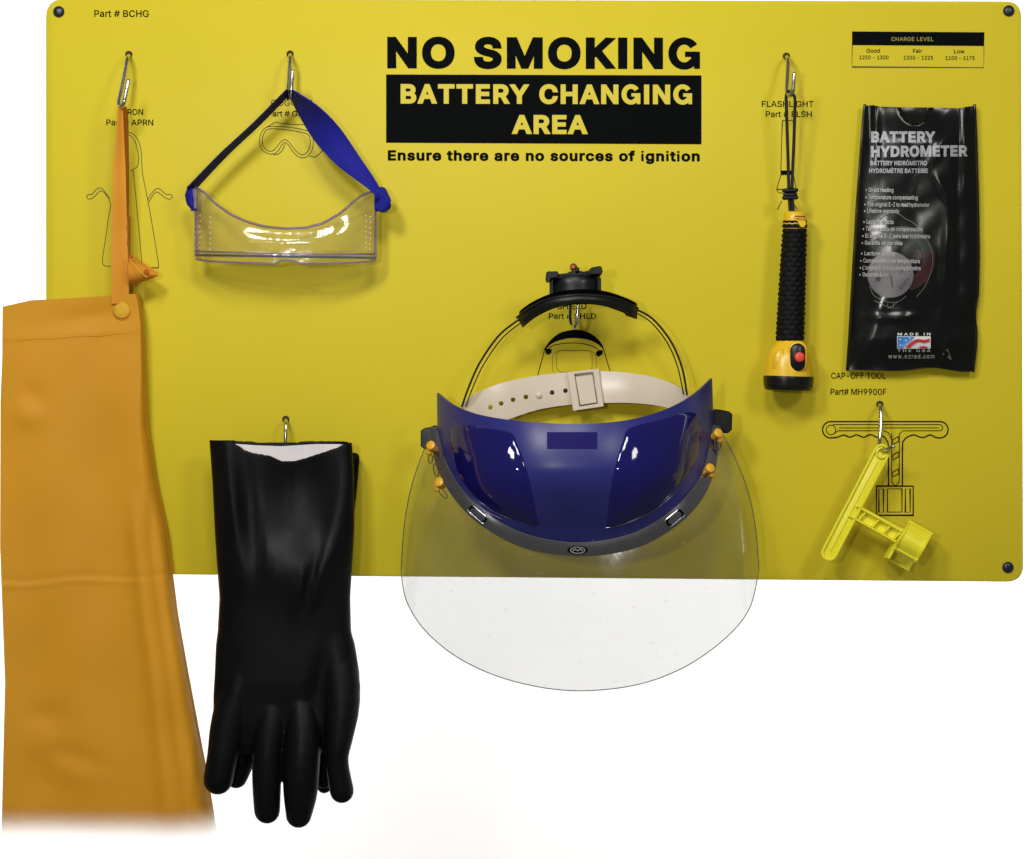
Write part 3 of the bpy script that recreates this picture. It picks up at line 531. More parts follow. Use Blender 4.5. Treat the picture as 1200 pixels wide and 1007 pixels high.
# ---- materials ----------------------------------------------------------
def mat(name, col, rough=0.5, metal=0.0, spec=0.5, coat=0.0, bump=0.0, bscale=200.0, var=0.0, vscale=8.0, col2=None,
        rvar=0.0, detail=4.0, sheen=0.0, stretch=None, sss=0.0):
    m = bpy.data.materials.new(name); m.use_nodes = True
    nt = m.node_tree; b = nt.nodes['Principled BSDF']
    b.inputs['Base Color'].default_value = (*col, 1)
    b.inputs['Roughness'].default_value = rough
    b.inputs['Metallic'].default_value = metal
    b.inputs['Specular IOR Level'].default_value = spec
    b.inputs['Coat Weight'].default_value = coat
    b.inputs['Coat Roughness'].default_value = 0.08
    if sss:
        b.inputs['Subsurface Weight'].default_value = sss
        b.inputs['Subsurface Radius'].default_value = (0.006, 0.004, 0.001)
        b.inputs['Subsurface Scale'].default_value = 1.0
    tc = nt.nodes.new('ShaderNodeTexCoord')
    src = tc.outputs['Object']
    if stretch:
        mp_ = nt.nodes.new('ShaderNodeMapping'); mp_.inputs['Scale'].default_value = stretch
        nt.links.new(src, mp_.inputs[0]); src = mp_.outputs[0]
    if var or col2:
        nz = nt.nodes.new('ShaderNodeTexNoise'); nz.inputs['Scale'].default_value = vscale; nz.inputs['Detail'].default_value = detail
        nt.links.new(src, nz.inputs['Vector'])
        mr = nt.nodes.new('ShaderNodeMapRange'); mr.inputs[1].default_value = 0.3; mr.inputs[2].default_value = 0.7
        nt.links.new(nz.outputs['Fac'], mr.inputs[0])
        mx = nt.nodes.new('ShaderNodeMix'); mx.data_type = 'RGBA'
        mx.inputs[6].default_value = (*[c * (1 - var) for c in col], 1)
        mx.inputs[7].default_value = (*(col2 or [min(1, c * (1 + var)) for c in col]), 1)
        nt.links.new(mr.outputs[0], mx.inputs[0]); nt.links.new(mx.outputs[2], b.inputs['Base Color'])
    if rvar:
        n2 = nt.nodes.new('ShaderNodeTexNoise'); n2.inputs['Scale'].default_value = vscale * 3; n2.inputs['Detail'].default_value = 6
        nt.links.new(src, n2.inputs['Vector'])
        m2 = nt.nodes.new('ShaderNodeMapRange'); m2.inputs[1].default_value = 0.3; m2.inputs[2].default_value = 0.7
        m2.inputs[3].default_value = max(0, rough - rvar); m2.inputs[4].default_value = min(1, rough + rvar)
        nt.links.new(n2.outputs['Fac'], m2.inputs[0]); nt.links.new(m2.outputs[0], b.inputs['Roughness'])
    if bump:
        n3 = nt.nodes.new('ShaderNodeTexNoise'); n3.inputs['Scale'].default_value = bscale; n3.inputs['Detail'].default_value = 5
        nt.links.new(src, n3.inputs['Vector'])
        bp = nt.nodes.new('ShaderNodeBump'); bp.inputs['Strength'].default_value = bump; bp.inputs['Distance'].default_value = 0.001
        nt.links.new(n3.outputs['Fac'], bp.inputs['Height']); nt.links.new(bp.outputs[0], b.inputs['Normal'])
    return m


def clear_mat(name, tint, gloss=0.06, rough=0.08, diffuse=0.0, dcol=(0.8, 0.8, 0.8), bump=0.0, bscale=60, edge=0.5):
    """thin clear plastic sheet: tinted see-through, a clear coat that reflects more at grazing angles, a little milky scatter"""
    m = bpy.data.materials.new(name); m.use_nodes = True
    nt = m.node_tree; nt.nodes.remove(nt.nodes['Principled BSDF']); out = nt.nodes['Material Output']
    tr = nt.nodes.new('ShaderNodeBsdfTransparent'); tr.inputs[0].default_value = (*tint, 1)
    gl = nt.nodes.new('ShaderNodeBsdfGlossy'); gl.inputs['Roughness'].default_value = rough; gl.inputs[0].default_value = (1, 1, 1, 1)
    df = nt.nodes.new('ShaderNodeBsdfDiffuse'); df.inputs[0].default_value = (*dcol, 1)
    lw = nt.nodes.new('ShaderNodeLayerWeight'); lw.inputs[0].default_value = 0.25
    mr = nt.nodes.new('ShaderNodeMapRange'); mr.inputs[3].default_value = gloss; mr.inputs[4].default_value = edge
    nt.links.new(lw.outputs['Fresnel'], mr.inputs[0])
    m1 = nt.nodes.new('ShaderNodeMixShader'); m1.inputs[0].default_value = diffuse
    nt.links.new(tr.outputs[0], m1.inputs[1]); nt.links.new(df.outputs[0], m1.inputs[2])
    m2 = nt.nodes.new('ShaderNodeMixShader')
    nt.links.new(mr.outputs[0], m2.inputs[0]); nt.links.new(m1.outputs[0], m2.inputs[1]); nt.links.new(gl.outputs[0], m2.inputs[2])
    nt.links.new(m2.outputs[0], out.inputs['Surface'])
    tc = nt.nodes.new('ShaderNodeTexCoord')
    if bump:
        n3 = nt.nodes.new('ShaderNodeTexNoise'); n3.inputs['Scale'].default_value = bscale; n3.inputs['Detail'].default_value = 6
        nt.links.new(tc.outputs['Object'], n3.inputs['Vector'])
        bp = nt.nodes.new('ShaderNodeBump'); bp.inputs['Strength'].default_value = bump; bp.inputs['Distance'].default_value = 0.002
        nt.links.new(n3.outputs['Fac'], bp.inputs['Height']); nt.links.new(bp.outputs[0], gl.inputs['Normal'])
    if diffuse:
        n4 = nt.nodes.new('ShaderNodeTexNoise'); n4.inputs['Scale'].default_value = 22; n4.inputs['Detail'].default_value = 7
        nt.links.new(tc.outputs['Object'], n4.inputs['Vector'])
        r4 = nt.nodes.new('ShaderNodeMapRange'); r4.inputs[1].default_value = 0.35; r4.inputs[2].default_value = 0.75
        r4.inputs[3].default_value = diffuse * 0.6; r4.inputs[4].default_value = diffuse * 1.5
        nt.links.new(n4.outputs['Fac'], r4.inputs[0])
        mp4 = nt.nodes.new('ShaderNodeMapping'); mp4.inputs['Scale'].default_value = (0.55, 1, 1.5); mp4.inputs['Rotation'].default_value = (0, 0.5, 0)
        nt.links.new(tc.outputs['Object'], mp4.inputs[0])
        n5 = nt.nodes.new('ShaderNodeTexNoise'); n5.inputs['Scale'].default_value = 170; n5.inputs['Detail'].default_value = 3
        nt.links.new(mp4.outputs[0], n5.inputs['Vector'])
        r5 = nt.nodes.new('ShaderNodeMapRange'); r5.inputs[1].default_value = 0.70; r5.inputs[2].default_value = 0.78; r5.inputs[4].default_value = diffuse * 5; r5.inputs[1].default_value = 0.66
        nt.links.new(n5.outputs['Fac'], r5.inputs[0])
        ad = nt.nodes.new('ShaderNodeMath'); ad.operation = 'ADD'
        nt.links.new(r4.outputs[0], ad.inputs[0]); nt.links.new(r5.outputs[0], ad.inputs[1]); nt.links.new(ad.outputs[0], m1.inputs[0])
    return m


M = {}
M['white'] = mat('white_backdrop_paint', (0.86, 0.86, 0.86), 0.95, spec=0.1)
M['board'] = mat('yellow_plastic_board', (0.665, 0.555, 0.028), 0.46, spec=0.13, var=0.035, vscale=3.5, bump=0.02, bscale=260, rvar=0.05)
M['ink'] = mat('black_print_ink', (0.002, 0.003, 0.0035), 0.6, spec=0.03)
M['thin_ink'] = mat('worn_black_print_ink', (0.03, 0.028, 0.01), 0.5, spec=0.3)
M['faint_ink'] = mat('faint_print_ink', (0.22, 0.18, 0.015), 0.5, spec=0.3)
M['yellow_ink'] = mat('yellow_print_ink', (0.68, 0.56, 0.035), 0.5, spec=0.3)
M['dull_yellow_ink'] = mat('dull_yellow_print_ink', (0.33, 0.29, 0.06), 0.5, spec=0.3)
M['steel'] = mat('zinc_plated_wire', (0.62, 0.62, 0.60), 0.20, metal=1.0, bump=0.05, bscale=900, var=0.12, vscale=60)
M['hole'] = mat('dark_drilled_hole', (0.035, 0.02, 0.006), 0.8)
M['rivet'] = mat('black_plastic_rivet', (0.008, 0.013, 0.03), 0.35)
M['black'] = mat('black_moulded_plastic', (0.006, 0.007, 0.008), 0.33, spec=0.3, bump=0.05, bscale=500, rvar=0.08, vscale=20)
M['cord'] = mat('black_woven_cord', (0.008, 0.008, 0.009), 0.8, bump=0.5, bscale=1500)
M['rubber'] = mat('black_rubber', (0.003, 0.0035, 0.0042), 0.47, spec=0.12, bump=0.35, bscale=28, rvar=0.10, vscale=9)
M['grip'] = mat('black_grip_rubber', (0.004, 0.004, 0.0045), 0.6, spec=0.15, bump=0.2, bscale=900)
M['lining'] = mat('white_flock_lining', (0.72, 0.70, 0.72), 0.95, spec=0.1, bump=0.4, bscale=900, var=0.05, vscale=60)
M['navy'] = mat('blue_elastic_strap', (0.018, 0.020, 0.27), 0.6, spec=0.05, bump=0.15, bscale=1400, var=0.08, vscale=30)
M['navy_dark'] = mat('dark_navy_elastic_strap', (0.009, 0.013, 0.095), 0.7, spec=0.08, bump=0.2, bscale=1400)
M['crown'] = mat('satin_blue_plastic', (0.024, 0.026, 0.175), 0.34, spec=0.35, var=0.06, vscale=12, bump=0.006, bscale=90)
M['crown_gloss'] = mat('glossy_blue_dark_reflection', (0.008, 0.007, 0.105), 0.07, spec=0.45, var=0.06, vscale=12, bump=0.01, bscale=60)  # base colour darkened to stand in for a dark hall reflected
M['label'] = mat('dark_purple_decal', (0.013, 0.010, 0.115), 0.5, spec=0.05)
M['cream'] = mat('cream_plastic_strap', (0.68, 0.59, 0.48), 0.26, spec=0.5, bump=0.03, bscale=300, var=0.05, vscale=25, sss=0.08)
M['rim_metal'] = mat('brushed_dark_aluminium', (0.36, 0.37, 0.42), 0.22, metal=1.0, bump=0.03, bscale=500, var=0.25, vscale=10)
M['bright_metal'] = mat('bright_metal_edge', (0.7, 0.7, 0.7), 0.2, metal=1.0)
M['amber_plastic'] = mat('amber_plastic_knob', (0.75, 0.40, 0.02), 0.35, sss=0.1)
M['torch_yellow'] = mat('yellow_torch_plastic', (0.80, 0.50, 0.02), 0.30, spec=0.5, bump=0.03, bscale=400, var=0.03)
M['torch_mark'] = mat('small_dark_red_print', (0.12, 0.03, 0.01), 0.5)
M['red'] = mat('red_switch_button', (0.80, 0.055, 0.03), 0.4)
M['tool'] = mat('bright_lemon_plastic', (0.80, 0.74, 0.030), 0.35, spec=0.4, bump=0.04, bscale=300, var=0.03, sss=0.12)
M['bag'] = mat('black_plastic_film', (0.004, 0.005, 0.005), 0.23, spec=0.32, bump=0.14, bscale=55, rvar=0.06, vscale=12)
M['film_ink'] = mat('silver_grey_print', (0.34, 0.34, 0.37), 0.4, var=0.3, vscale=40)
M['film_ink_dim'] = mat('pale_grey_print', (0.36, 0.36, 0.37), 0.45, var=0.3, vscale=60)
M['gauge'] = mat('grey_gauge_face', (0.135, 0.125, 0.135), 0.4, var=0.2, vscale=60)
M['gauge_ring'] = mat('dull_grey_ring', (0.10, 0.11, 0.10), 0.35)
M['gauge_ink'] = mat('dark_gauge_print', (0.02, 0.02, 0.02), 0.5)
M['gauge_red'] = mat('dull_red_zone', (0.030, 0.006, 0.007), 0.4, var=0.5, vscale=50)
M['gauge_green'] = mat('dull_green_zone', (0.006, 0.020, 0.010), 0.4, var=0.5, vscale=50)
M['flag_blue'] = mat('blue_flag_print', (0.05, 0.22, 0.62), 0.45)
M['flag_red'] = mat('red_flag_print', (0.55, 0.03, 0.04), 0.45)
M['flag_white'] = mat('white_flag_print', (0.72, 0.74, 0.74), 0.45)
M['lens'] = clear_mat('clear_goggle_plastic', (0.997, 0.992, 0.998), 0.034, 0.09, 0.007, (0.80, 0.76, 0.80), bump=0.30, bscale=60, edge=0.55)
M['lens_rim'] = clear_mat('lilac_goggle_rim', (0.66, 0.58, 0.76), 0.12, 0.15, 0.32, (0.46, 0.36, 0.56), edge=0.6)
M['lens_blue'] = clear_mat('blue_grey_lens_edge', (0.28, 0.36, 0.48), 0.10, 0.15, 0.45, (0.16, 0.20, 0.27), edge=0.5)
M['stud'] = mat('white_vent_stud', (0.62, 0.60, 0.66), 0.25)
M['visor'] = clear_mat('clear_face_shield_sheet', (0.89, 0.892, 0.89), 0.02, 0.10, 0.022, (0.75, 0.76, 0.76), bump=0.15, bscale=18, edge=0.09)
M['visor_edge'] = clear_mat('grey_face_shield_edge', (0.30, 0.30, 0.26), 0.2, 0.1, 0.3, (0.30, 0.30, 0.27), edge=0.6)
M['wire'] = mat('dark_wire', (0.02, 0.02, 0.02), 0.3, metal=0.5)

# amber apron cloth, thinning to nothing along the hem
APZ0, APZ1 = P(0, 988, 0.03).z, P(0, 938, 0.03).z
def apron_mat(name, c1, c2, fade=True):
    m = mat(name, c1, 0.5, spec=0.12, bump=0.30, bscale=38, var=0.0, vscale=9, col2=c2, rvar=0.08, sss=0.0)
    if fade:
        nt = m.node_tree; b = nt.nodes['Principled BSDF']
        g = nt.nodes.new('ShaderNodeTexCoord'); s = nt.nodes.new('ShaderNodeSeparateXYZ')
        nt.links.new(g.outputs['Object'], s.inputs[0])
        r = nt.nodes.new('ShaderNodeMapRange'); r.interpolation_type = 'SMOOTHSTEP'
        r.inputs[1].default_value = APZ0 - APR.z; r.inputs[2].default_value = APZ1 - APR.z
        nt.links.new(s.outputs[2], r.inputs[0]); nt.links.new(r.outputs[0], b.inputs['Alpha'])
    return m
APR = P(85, 344, 0.03)
M['apron'] = apron_mat('amber_coated_cloth', (0.56, 0.262, 0.016), (0.62, 0.292, 0.018))
M['apron_plain'] = apron_mat('amber_coated_strap', (0.62, 0.25, 0.022), (0.68, 0.29, 0.028), False)
M['apron_dark'] = apron_mat('rust_brown_strap_back', (0.36, 0.085, 0.012), (0.42, 0.11, 0.015), False)
M['apron_snap'] = mat('yellow_snap_button', (0.62, 0.36, 0.02), 0.5, spec=0.2, bump=0.05, bscale=300)

# ================================================================== SETTING
bd = obj('backdrop', [(-1.9, 1.6, -1.5), (1.9, 1.6, -1.5), (1.9, 1.6, 1.5), (-1.9, 1.6, 1.5)], [(0, 1, 2, 3)], M['white'], None, smooth=False, fix=False)  # added sheet, lit by its own lamps to give a blank background
tag(bd, 'plain white sheet added behind the board as blank background', kind='structure')

# ================================================================== SIGN BOARD
board = thing('sign_board', 'yellow plastic safety board headed no smoking with printed outlines of tools', 'sign', P(626, 338, 0))
def board_outline():
    c = [(54, -1, 22), (1196.5, 2, 18), (1199, 682, 20), (54, 672, 20)]
    pts = []
    for i, (x, y, r) in enumerate(c):
        a = Vector(c[i - 1][:2]); b = Vector((x, y)); d_ = Vector(c[(i + 1) % 4][:2])
        p0 = b + (a - b).normalized() * r; p1 = b + (d_ - b).normalized() * r
        for k in range(9):
            t = k / 8; q = p0 * (1 - t) ** 2 + b * 2 * t * (1 - t) * 0.97 + b * 0.03 * 2 * t * (1 - t) + p1 * t * t
            pts.append((q.x, q.y))
    return pts
slab('panel', board_outline(), 0.0, 0.005, M['board'], board, chamfer=0.9, smooth=True, angle=60)
for x, y in ((69, 14), (1182, 13), (1181, 665), (71, 660)):
    disc_stack('rivet', P(x, y, 0.0), (0, -1, 0), [(0.0, 0.0052), (0.001, 0.0053), (0.0022, 0.0047), (0.0030, 0.0033), (0.0033, 0.0015)], M['rivet'], board, n=22)
B0, B1, B2 = on_board(0.0004), on_board(0.0008), on_board(0.0012)
text('NO SMOKING', 453.8, 820.3, 80.2, 36.9, B0, M['ink'], board, bold=0.042, track=0.070, slope=0.003, res=5, label='heavy black heading NO SMOKING')
patch('printed_panel', [(452.5, 87.4), (822, 88.5), (822, 169.2), (452.5, 167.4)], B0, M['ink'], board, 'solid black printed block')
text('BATTERY CHANGING', 469.5, 811, 121.6, 23.0, B1, M['yellow_ink'], board, bold=0.038, track=0.062, res=5, label='yellow lettering BATTERY CHANGING on the black block')
text('AREA', 599.5, 689, 157.2, 22.4, B1, M['yellow_ink'], board, bold=0.038, track=0.055, res=5, label='yellow lettering AREA on the black block')
text('Ensure there are no sources of ignition', 454.5, 820, 188.3, 12.2, B0, M['ink'], board, bold=0.036, track=0.055, slope=0.003, res=4, label='bold black line about sources of ignition')
text('Part # BCHG', 110.5, 174.3, 19.9, 7.9, B0, M['ink'], board, bold=0.009, track=0.01)
text('APRON', 137.0, 167.6, 134.8, 7.0, B0, M['ink'], board, bold=0.009)
text('Part # APRN', 124.6, 179.5, 147.0, 6.9, B0, M['ink'], board, bold=0.009)
text('GOGGLES', 317.5, 366.2, 124.0, 7.0, B0, M['thin_ink'], board)
text('Part # GOGG', 314, 369.5, 136.6, 6.8, B0, M['ink'], board, bold=0.009)
text('SHIELD', 653.0, 687.5, 362.4, 7.0, B0, M['ink'], board, bold=0.008)
text('Part # SHLD', 643, 698.6, 373.8, 6.6, B0, M['ink'], board, bold=0.009)
text('FLASHLIGHT', 892.7, 953.4, 125.4, 7.0, B0, M['ink'], board, bold=0.008)
text('Part # FLSH', 897.3, 951.4, 137.2, 6.8, B0, M['ink'], board, bold=0.008)
text('CAP-OFF TOOL', 974, 1038, 444.0, 7.2, B0, M['ink'], board, bold=0.009)
text('Part# MH9900F', 973.3, 1038.7, 462.8, 7.2, B0, M['ink'], board, bold=0.009)
# charge level table
patch('printed_panel', [(998.5, 37), (1153.6, 38), (1153.2, 54), (998.5, 53)], B0, M['ink'], board, 'black head bar of the charge table')
text('CHARGE LEVEL', 1044.5, 1094, 48.2, 4.6, B1, M['dull_yellow_ink'], board, bold=0.008, track=0.03)
lines('table_border', [(False, [(998.7, 53), (998.4, 78.6), (1152.8, 79.4), (1153.2, 54)])], 0.8, B0, M['thin_ink'], board)
for s, a, b, y in (('Good', 1015.3, 1031.2, 61.8), ('Fair', 1070, 1080.6, 62), ('Low', 1118, 1130.2, 62.6)):
    text(s, a, b, y, 4.6, B0, M['ink'], board, bold=0.012, track=0.02)
for s, a, b, y in (('1250 - 1300', 1007, 1041.3, 69.6), ('1200 - 1225', 1059, 1093.3, 69.9), ('1100 - 1175', 1108, 1142.2, 70.3)):
    text(s, a, b, y, 4.5, B0, M['ink'], board, bold=0.010, track=0.02)
# outline drawings
hook_line = [(129, 233), (125, 228), (119, 220.5), (113, 222), (108, 227.5), (104, 228), (101.5, 230), (103, 233), (107, 233), (112, 229), (117, 224), (121, 225), (126, 231), (129.5, 240), (127, 256), (124, 278), (120.5, 300), (120.5, 309), (124, 312), (130, 312)]
rarm = [(173, 235), (176, 229), (181, 223), (186, 221), (191, 225), (195, 228), (200, 228), (201.8, 230.5), (199, 233.5), (194, 232), (188, 227.5), (183.5, 225), (179, 229), (174.5, 237)]
lines('apron_drawing', [spl(hook_line, 70), spl(rarm, 60),
    spl([(148, 154.5), (155, 156.5), (161, 163), (165.2, 176), (166.5, 200)], 24) + spl([(166.5, 202), (176, 250), (186, 311)], 12)[1:] + [(185.5, 314), (176, 313.8), (167, 312)],
    spl([(148, 157.5), (154, 160), (159, 168), (162.2, 183), (161.5, 194), (157, 198), (153, 200.5)], 30),
    spl([(156, 200), (160, 240), (166.5, 311)], 16)], 0.75, B0, M['thin_ink'], board)
lines('goggles_drawing', [
    (True, spl([(307, 154), (304.6, 161), (304.4, 169), (307.5, 176), (314, 180), (320.5, 180.4), (326, 176.5), (330, 170.5), (333.5, 167.2), (338, 170), (342.5, 177), (349, 183.3), (356, 185), (362, 181.5), (366, 175), (367, 164), (364, 155.5), (355, 152), (340, 149.5), (325, 148.3), (313, 149)], 110, True)),
    (True, spl([(309.5, 156), (307.6, 162), (307.6, 169), (310.5, 174), (315, 177), (319.5, 176.8), (324, 172.5), (328.5, 167), (333.5, 163.8), (339, 167), (344.5, 174.5), (350.5, 180), (355.6, 181.5), (360, 178), (363, 172), (363.4, 164), (360.5, 157.5), (350, 154.5), (335, 152.2), (320, 151), (313, 152)], 110, True)),
    [(312.5, 149), (322.5, 143.2), (331, 145), (345, 146), (361, 146.2)],
    spl([(362.5, 183), (369, 184), (374, 180.5), (378, 176), (381, 169)], 20),
    spl([(334, 169), (331.5, 175), (327, 180), (320.5, 181.5)], 14)], 0.8, B0, M['thin_ink'], board)
top = spl([(638, 408.5), (646, 398), (657, 390), (674, 386.5), (689, 389.5), (700, 397), (707, 406)], 30)
bot = spl([(707, 409), (700, 403), (690, 398.5), (672, 396.2), (655, 399), (645, 404), (639, 411)], 30)
patch('shield_drawing', top + bot, B0, M['ink'], board)
lines('shield_drawing', [
    spl([(640, 411), (650, 404.5), (672, 402), (692, 405), (704, 412)], 24),
    [(638.5, 409), (634, 426), (629, 444)], [(706.8, 408), (711, 422), (715.5, 437)]], 0.9, B0, M['ink'], board)
lines('shield_drawing', [
    (True, rrect(652, 410.5, 694, 436, 7)), (True, rrect(647.5, 411, 698.5, 441, 9))], 0.5, B1, M['faint_ink'], board)
for q in ([(639, 409), (646, 409), (646.5, 413), (643, 416), (639.5, 414)], [(699, 412), (706, 410), (706.3, 415), (701, 418.5), (698, 415)]):
    patch('shield_drawing', q, B1, M['ink'], board)
lines('flashlight_drawing', [[(930, 141.3), (917, 141.3), (916.2, 160), (915, 202)], [(915.2, 205), (910.2, 222), (933, 222.5), (930, 206)],
    spl([(910.4, 223), (913, 226), (918, 226.5)], 8), [(916.2, 235.5), (911, 246)], [(928.5, 236), (934, 245.5)]], 0.9, B0, M['thin_ink'], board)
patch('flashlight_drawing', [(915, 200), (928, 200), (928, 205), (915, 205)], B1, M['ink'], board)
def arc(cx, cy, r, a0, a1, n=12):
    return [(cx + r * math.cos(math.radians(a0 + (a1 - a0) * i / n)), cy + r * math.sin(math.radians(a0 + (a1 - a0) * i / n))) for i in range(n + 1)]
toolout = arc(973.5, 503.8, 9.6, 90, 270) + [(1101.5, 494.3)] + arc(1101.5, 503.8, 9.6, -90, 90)
sc_r = spl([(1101.5, 513.4), (1096, 512.6), (1090, 509.8), (1083, 512.6), (1077, 512), (1071, 509.8), (1064, 512), (1059.5, 516), (1057.6, 524), (1057.6, 569.5)], 60)
sc_l = spl([(1041.3, 569.5), (1041, 524), (1039, 516), (1034, 511), (1028, 512.6), (1020, 509.5), (1012, 512.6), (1004, 509.8), (996, 512.4), (989, 510), (981, 512.6), (973.5, 513.4)], 70)
toolout = arc(973.5, 503.8, 9.6, 90, 270) + [(1101.5, 494.2)] + arc(1101.5, 503.8, 9.6, -90, 90)[1:] + sc_r[1:]
lines('tool_drawing', [toolout, sc_l, (True, [(1027.2, 569.8), (1070.2, 569.8), (1070.2, 604), (1027.2, 604)])], 1.5, B0, M['ink'], board)
lines('tool_drawing', [(True, ell(973.8, 504, 5.6, 5.6, 26)),
    [(976, 497.7), (1100, 497.7)] + arc(1101, 501.3, 3.6, -90, 90)[1:] + [(1058, 505), (1054.5, 508)], [(978, 508), (982, 504.9), (1036, 504.9), (1041, 507), (1045, 515)],
    [(983, 501.6), (1100, 501.6)], spl([(1045, 508), (1045, 560), (1046, 566), (1049.3, 569), (1052.6, 566), (1053.8, 560), (1054, 508)], 40),
    (True, [(1030, 573), (1035.4, 573), (1035.4, 600.6), (1030, 600.6)]), (True, [(1040, 573), (1057, 573), (1057, 600.2), (1040, 600.2)]),
    (True, [(1061, 573), (1066.6, 573), (1066.6, 600.6), (1061, 600.6)])], 0.9, B0, M['ink'], board)
lines('tool_drawing', [(True, [(1046, y + 4), (1053, y), (1053, y + 6), (1046, y + 9.5)]) for y in (511.5, 529.5, 549.5)], 0.9, B1, M['ink'], board)

# ================================================================== HOOKS
def hook(path, label, r=0.0019):
    x, y, _ = path[0]
    h = thing('wire_hook', label, 'hook', P(x, y, 0), 'bent wire hooks screwed into the yellow board')
    pts = [P(*p) for p in spl(path, 46)]
    tube('wire', [pts[0] + Vector((0, 0.003, 0))] + pts, r, M['steel'], h, n=12)
    disc_stack('drilled_hole', P(x, y - 1.0, 0.0), (0, -1, 0), [(-0.001, 0.0034), (0.0006, 0.0034), (0.0009, 0.0030)], M['hole'], h, n=18)
    return h
hook([(151, 65, 0), (150.5, 66, 0.012), (149, 70, 0.022), (146.5, 85, 0.028), (141, 112, 0.036), (139.2, 120, 0.040), (141, 125.5, 0.044), (145, 121, 0.048), (147.8, 108, 0.048), (150.5, 95, 0.047)], 'wire hook holding the amber strap of the apron, top left')
hook([(340, 64.5, 0), (340, 65.5, 0.012), (340, 70, 0.020), (339, 90, 0.026), (337.8, 108, 0.031), (338, 115.5, 0.035), (340.5, 114, 0.040), (341.6, 100, 0.042), (343, 84, 0.042)], 'wire hook holding the blue strap of the clear goggles')
hook([(921.5, 67, 0), (922.5, 67.5, 0.012), (923.5, 71, 0.020), (923, 85, 0.026), (922, 104, 0.034), (923.5, 110.5, 0.038), (926.5, 112, 0.042), (929.2, 106, 0.045), (930, 96, 0.046), (930.5, 87, 0.046)], 'wire hook carrying the black cord of the yellow torch')
hook([(335, 492.5, 0), (335, 493, 0.010), (335, 497, 0.018), (334.6, 512, 0.020), (334.5, 530, 0.019), (334.6, 542, 0.019), (335, 548, 0.021), (335.2, 546, 0.023), (335.3, 538, 0.024)], 'wire hook above the white opening of the black gloves', 0.0017)
hook([(672, 314, 0), (672, 315, 0.03), (671, 330, 0.046), (669, 350, 0.050), (668, 371, 0.053), (670, 382, 0.058), (674, 383, 0.064), (676.5, 372, 0.067), (678, 350, 0.067)], 'wire hook under the black band of the face shield')
hook([(1031, 475, 0), (1031.3, 476, 0.012), (1032, 480, 0.020), (1032.3, 498, 0.024), (1031, 515, 0.028), (1031, 521.5, 0.032), (1034.5, 527, 0.038), (1041, 526, 0.044), (1047, 523.5, 0.048)], 'wire hook holding the small lemon yellow cap tool')

# ================================================================== APRON
ap = thing('apron', 'amber coated apron hanging down the left side beyond the board edge', 'apron', APR)
RE = [(344, 160), (352, 163.5), (380, 167.5), (430, 169.5), (500, 173), (560, 182), (620, 195), (673, 201.5), (720, 207.5), (780, 218), (850, 231), (907, 242), (950, 249), (1007, 257), (1060, 264)]
LE = [(350, 3), (420, 2.5), (470, 0.5), (640, 0), (720, 3), (800, 6), (880, 4), (1007, 1), (1060, 0)]
TOPE = [(0, 359.5), (33, 352), (100, 348.5), (163, 344)]
def apd(px, py, s):
    """distance of the cloth in front of the board; s = 0 left .. 1 right"""
    d = 0.034
    d += 0.0035 * math.sin(px * 0.021 + py * 0.004) * (0.4 + 0.6 * smooth01(420, 700, py))
    d += 0.0016 * math.sin(px * 0.055 - py * 0.006 + 1.3) * smooth01(400, 560, py)
    d += 0.0028 * gauss(px, py, 33, 488, 17, 14) - 0.0018 * gauss(px, py, 38, 462, 16, 14)
    d += 0.0028 * gauss(px, py, 52, 872, 20, 18) - 0.002 * gauss(px, py, 55, 838, 22, 14)
    d += 0.0016 * gauss(px, py, 80, 905, 30, 14, 0.4) - 0.0014 * gauss(px, py, 92, 887, 34, 10, 0.3)
    d -= 0.003 * gauss(px, py, 105, 372, 50, 13, -0.15)
    # hem under the top edge and the sharp horizontal fold
    ys = 399 - (px - 20) * 0.062
    d -= 0.0007 * smooth01(ys - 2, ys + 3, py)
    yf = 684 + 2.0 * math.sin(px * 0.05) - (px - 40) * 0.035
    d += 0.0011 * math.exp(-((py - yf) / 2.4) ** 2) * (1 - smooth01(150, 180, px)) - 0.0006 * math.exp(-((py - yf + 5) / 4) ** 2)
    d += 0.0009 * math.sin(py * 0.045 + px * 0.02) * math.sin(px * 0.035)
    # the right flank turns back to the board in a rounded fold
    fr = interp([(344, 0.985), (430, 0.97), (560, 0.90), (620, 0.86), (760, 0.86), (907, 0.84), (1060, 0.83)], py)
    t = max(0.0, (s - fr) / (1 - fr))
    d -= 0.028 * (1 - math.sqrt(max(0, 1 - min(1, t) ** 2))) * 1.0 if t > 0 else 0
    d += 0.0035 * math.exp(-((s - fr + 0.05) / 0.045) ** 2) * smooth01(560, 640, py)
    d -= 0.0035 * math.exp(-((s - fr - 0.045) / 0.035) ** 2) * smooth01(560, 640, py)
    return max(0.003, d)
def apfn(u, v):
    s = 1 - (1 - u) ** 1.35
    y0 = interp(TOPE, s * 160)
    py = y0 + (1062 - y0) * v
    l, r = interp(LE, py), interp(RE, py)
    px = l + (r - l) * s
    return px, py, apd(px, py, s)
sheet('bib', apfn, 90, 230, 0.0011, M['apron'], ap, angle=70)
tube('seam', [P(x, 399 - (x - 20) * 0.062 + 0.7 * math.sin(x * .12), apd(x, 399 - (x - 20) * 0.062, x / 168) + 0.0001) for x in range(18, 150, 3)], 0.00035, M['apron_plain'], ap, 6)
sd = apd(143, 364, 0.88)
disc_stack('snap_button', P(143.2, 364, sd), (0, -1, 0.05), [(-0.001, 0.0078), (0.0012, 0.0080), (0.0026, 0.0074), (0.0034, 0.0058), (0.0036, 0.003)], M['apron_snap'], ap, n=28)
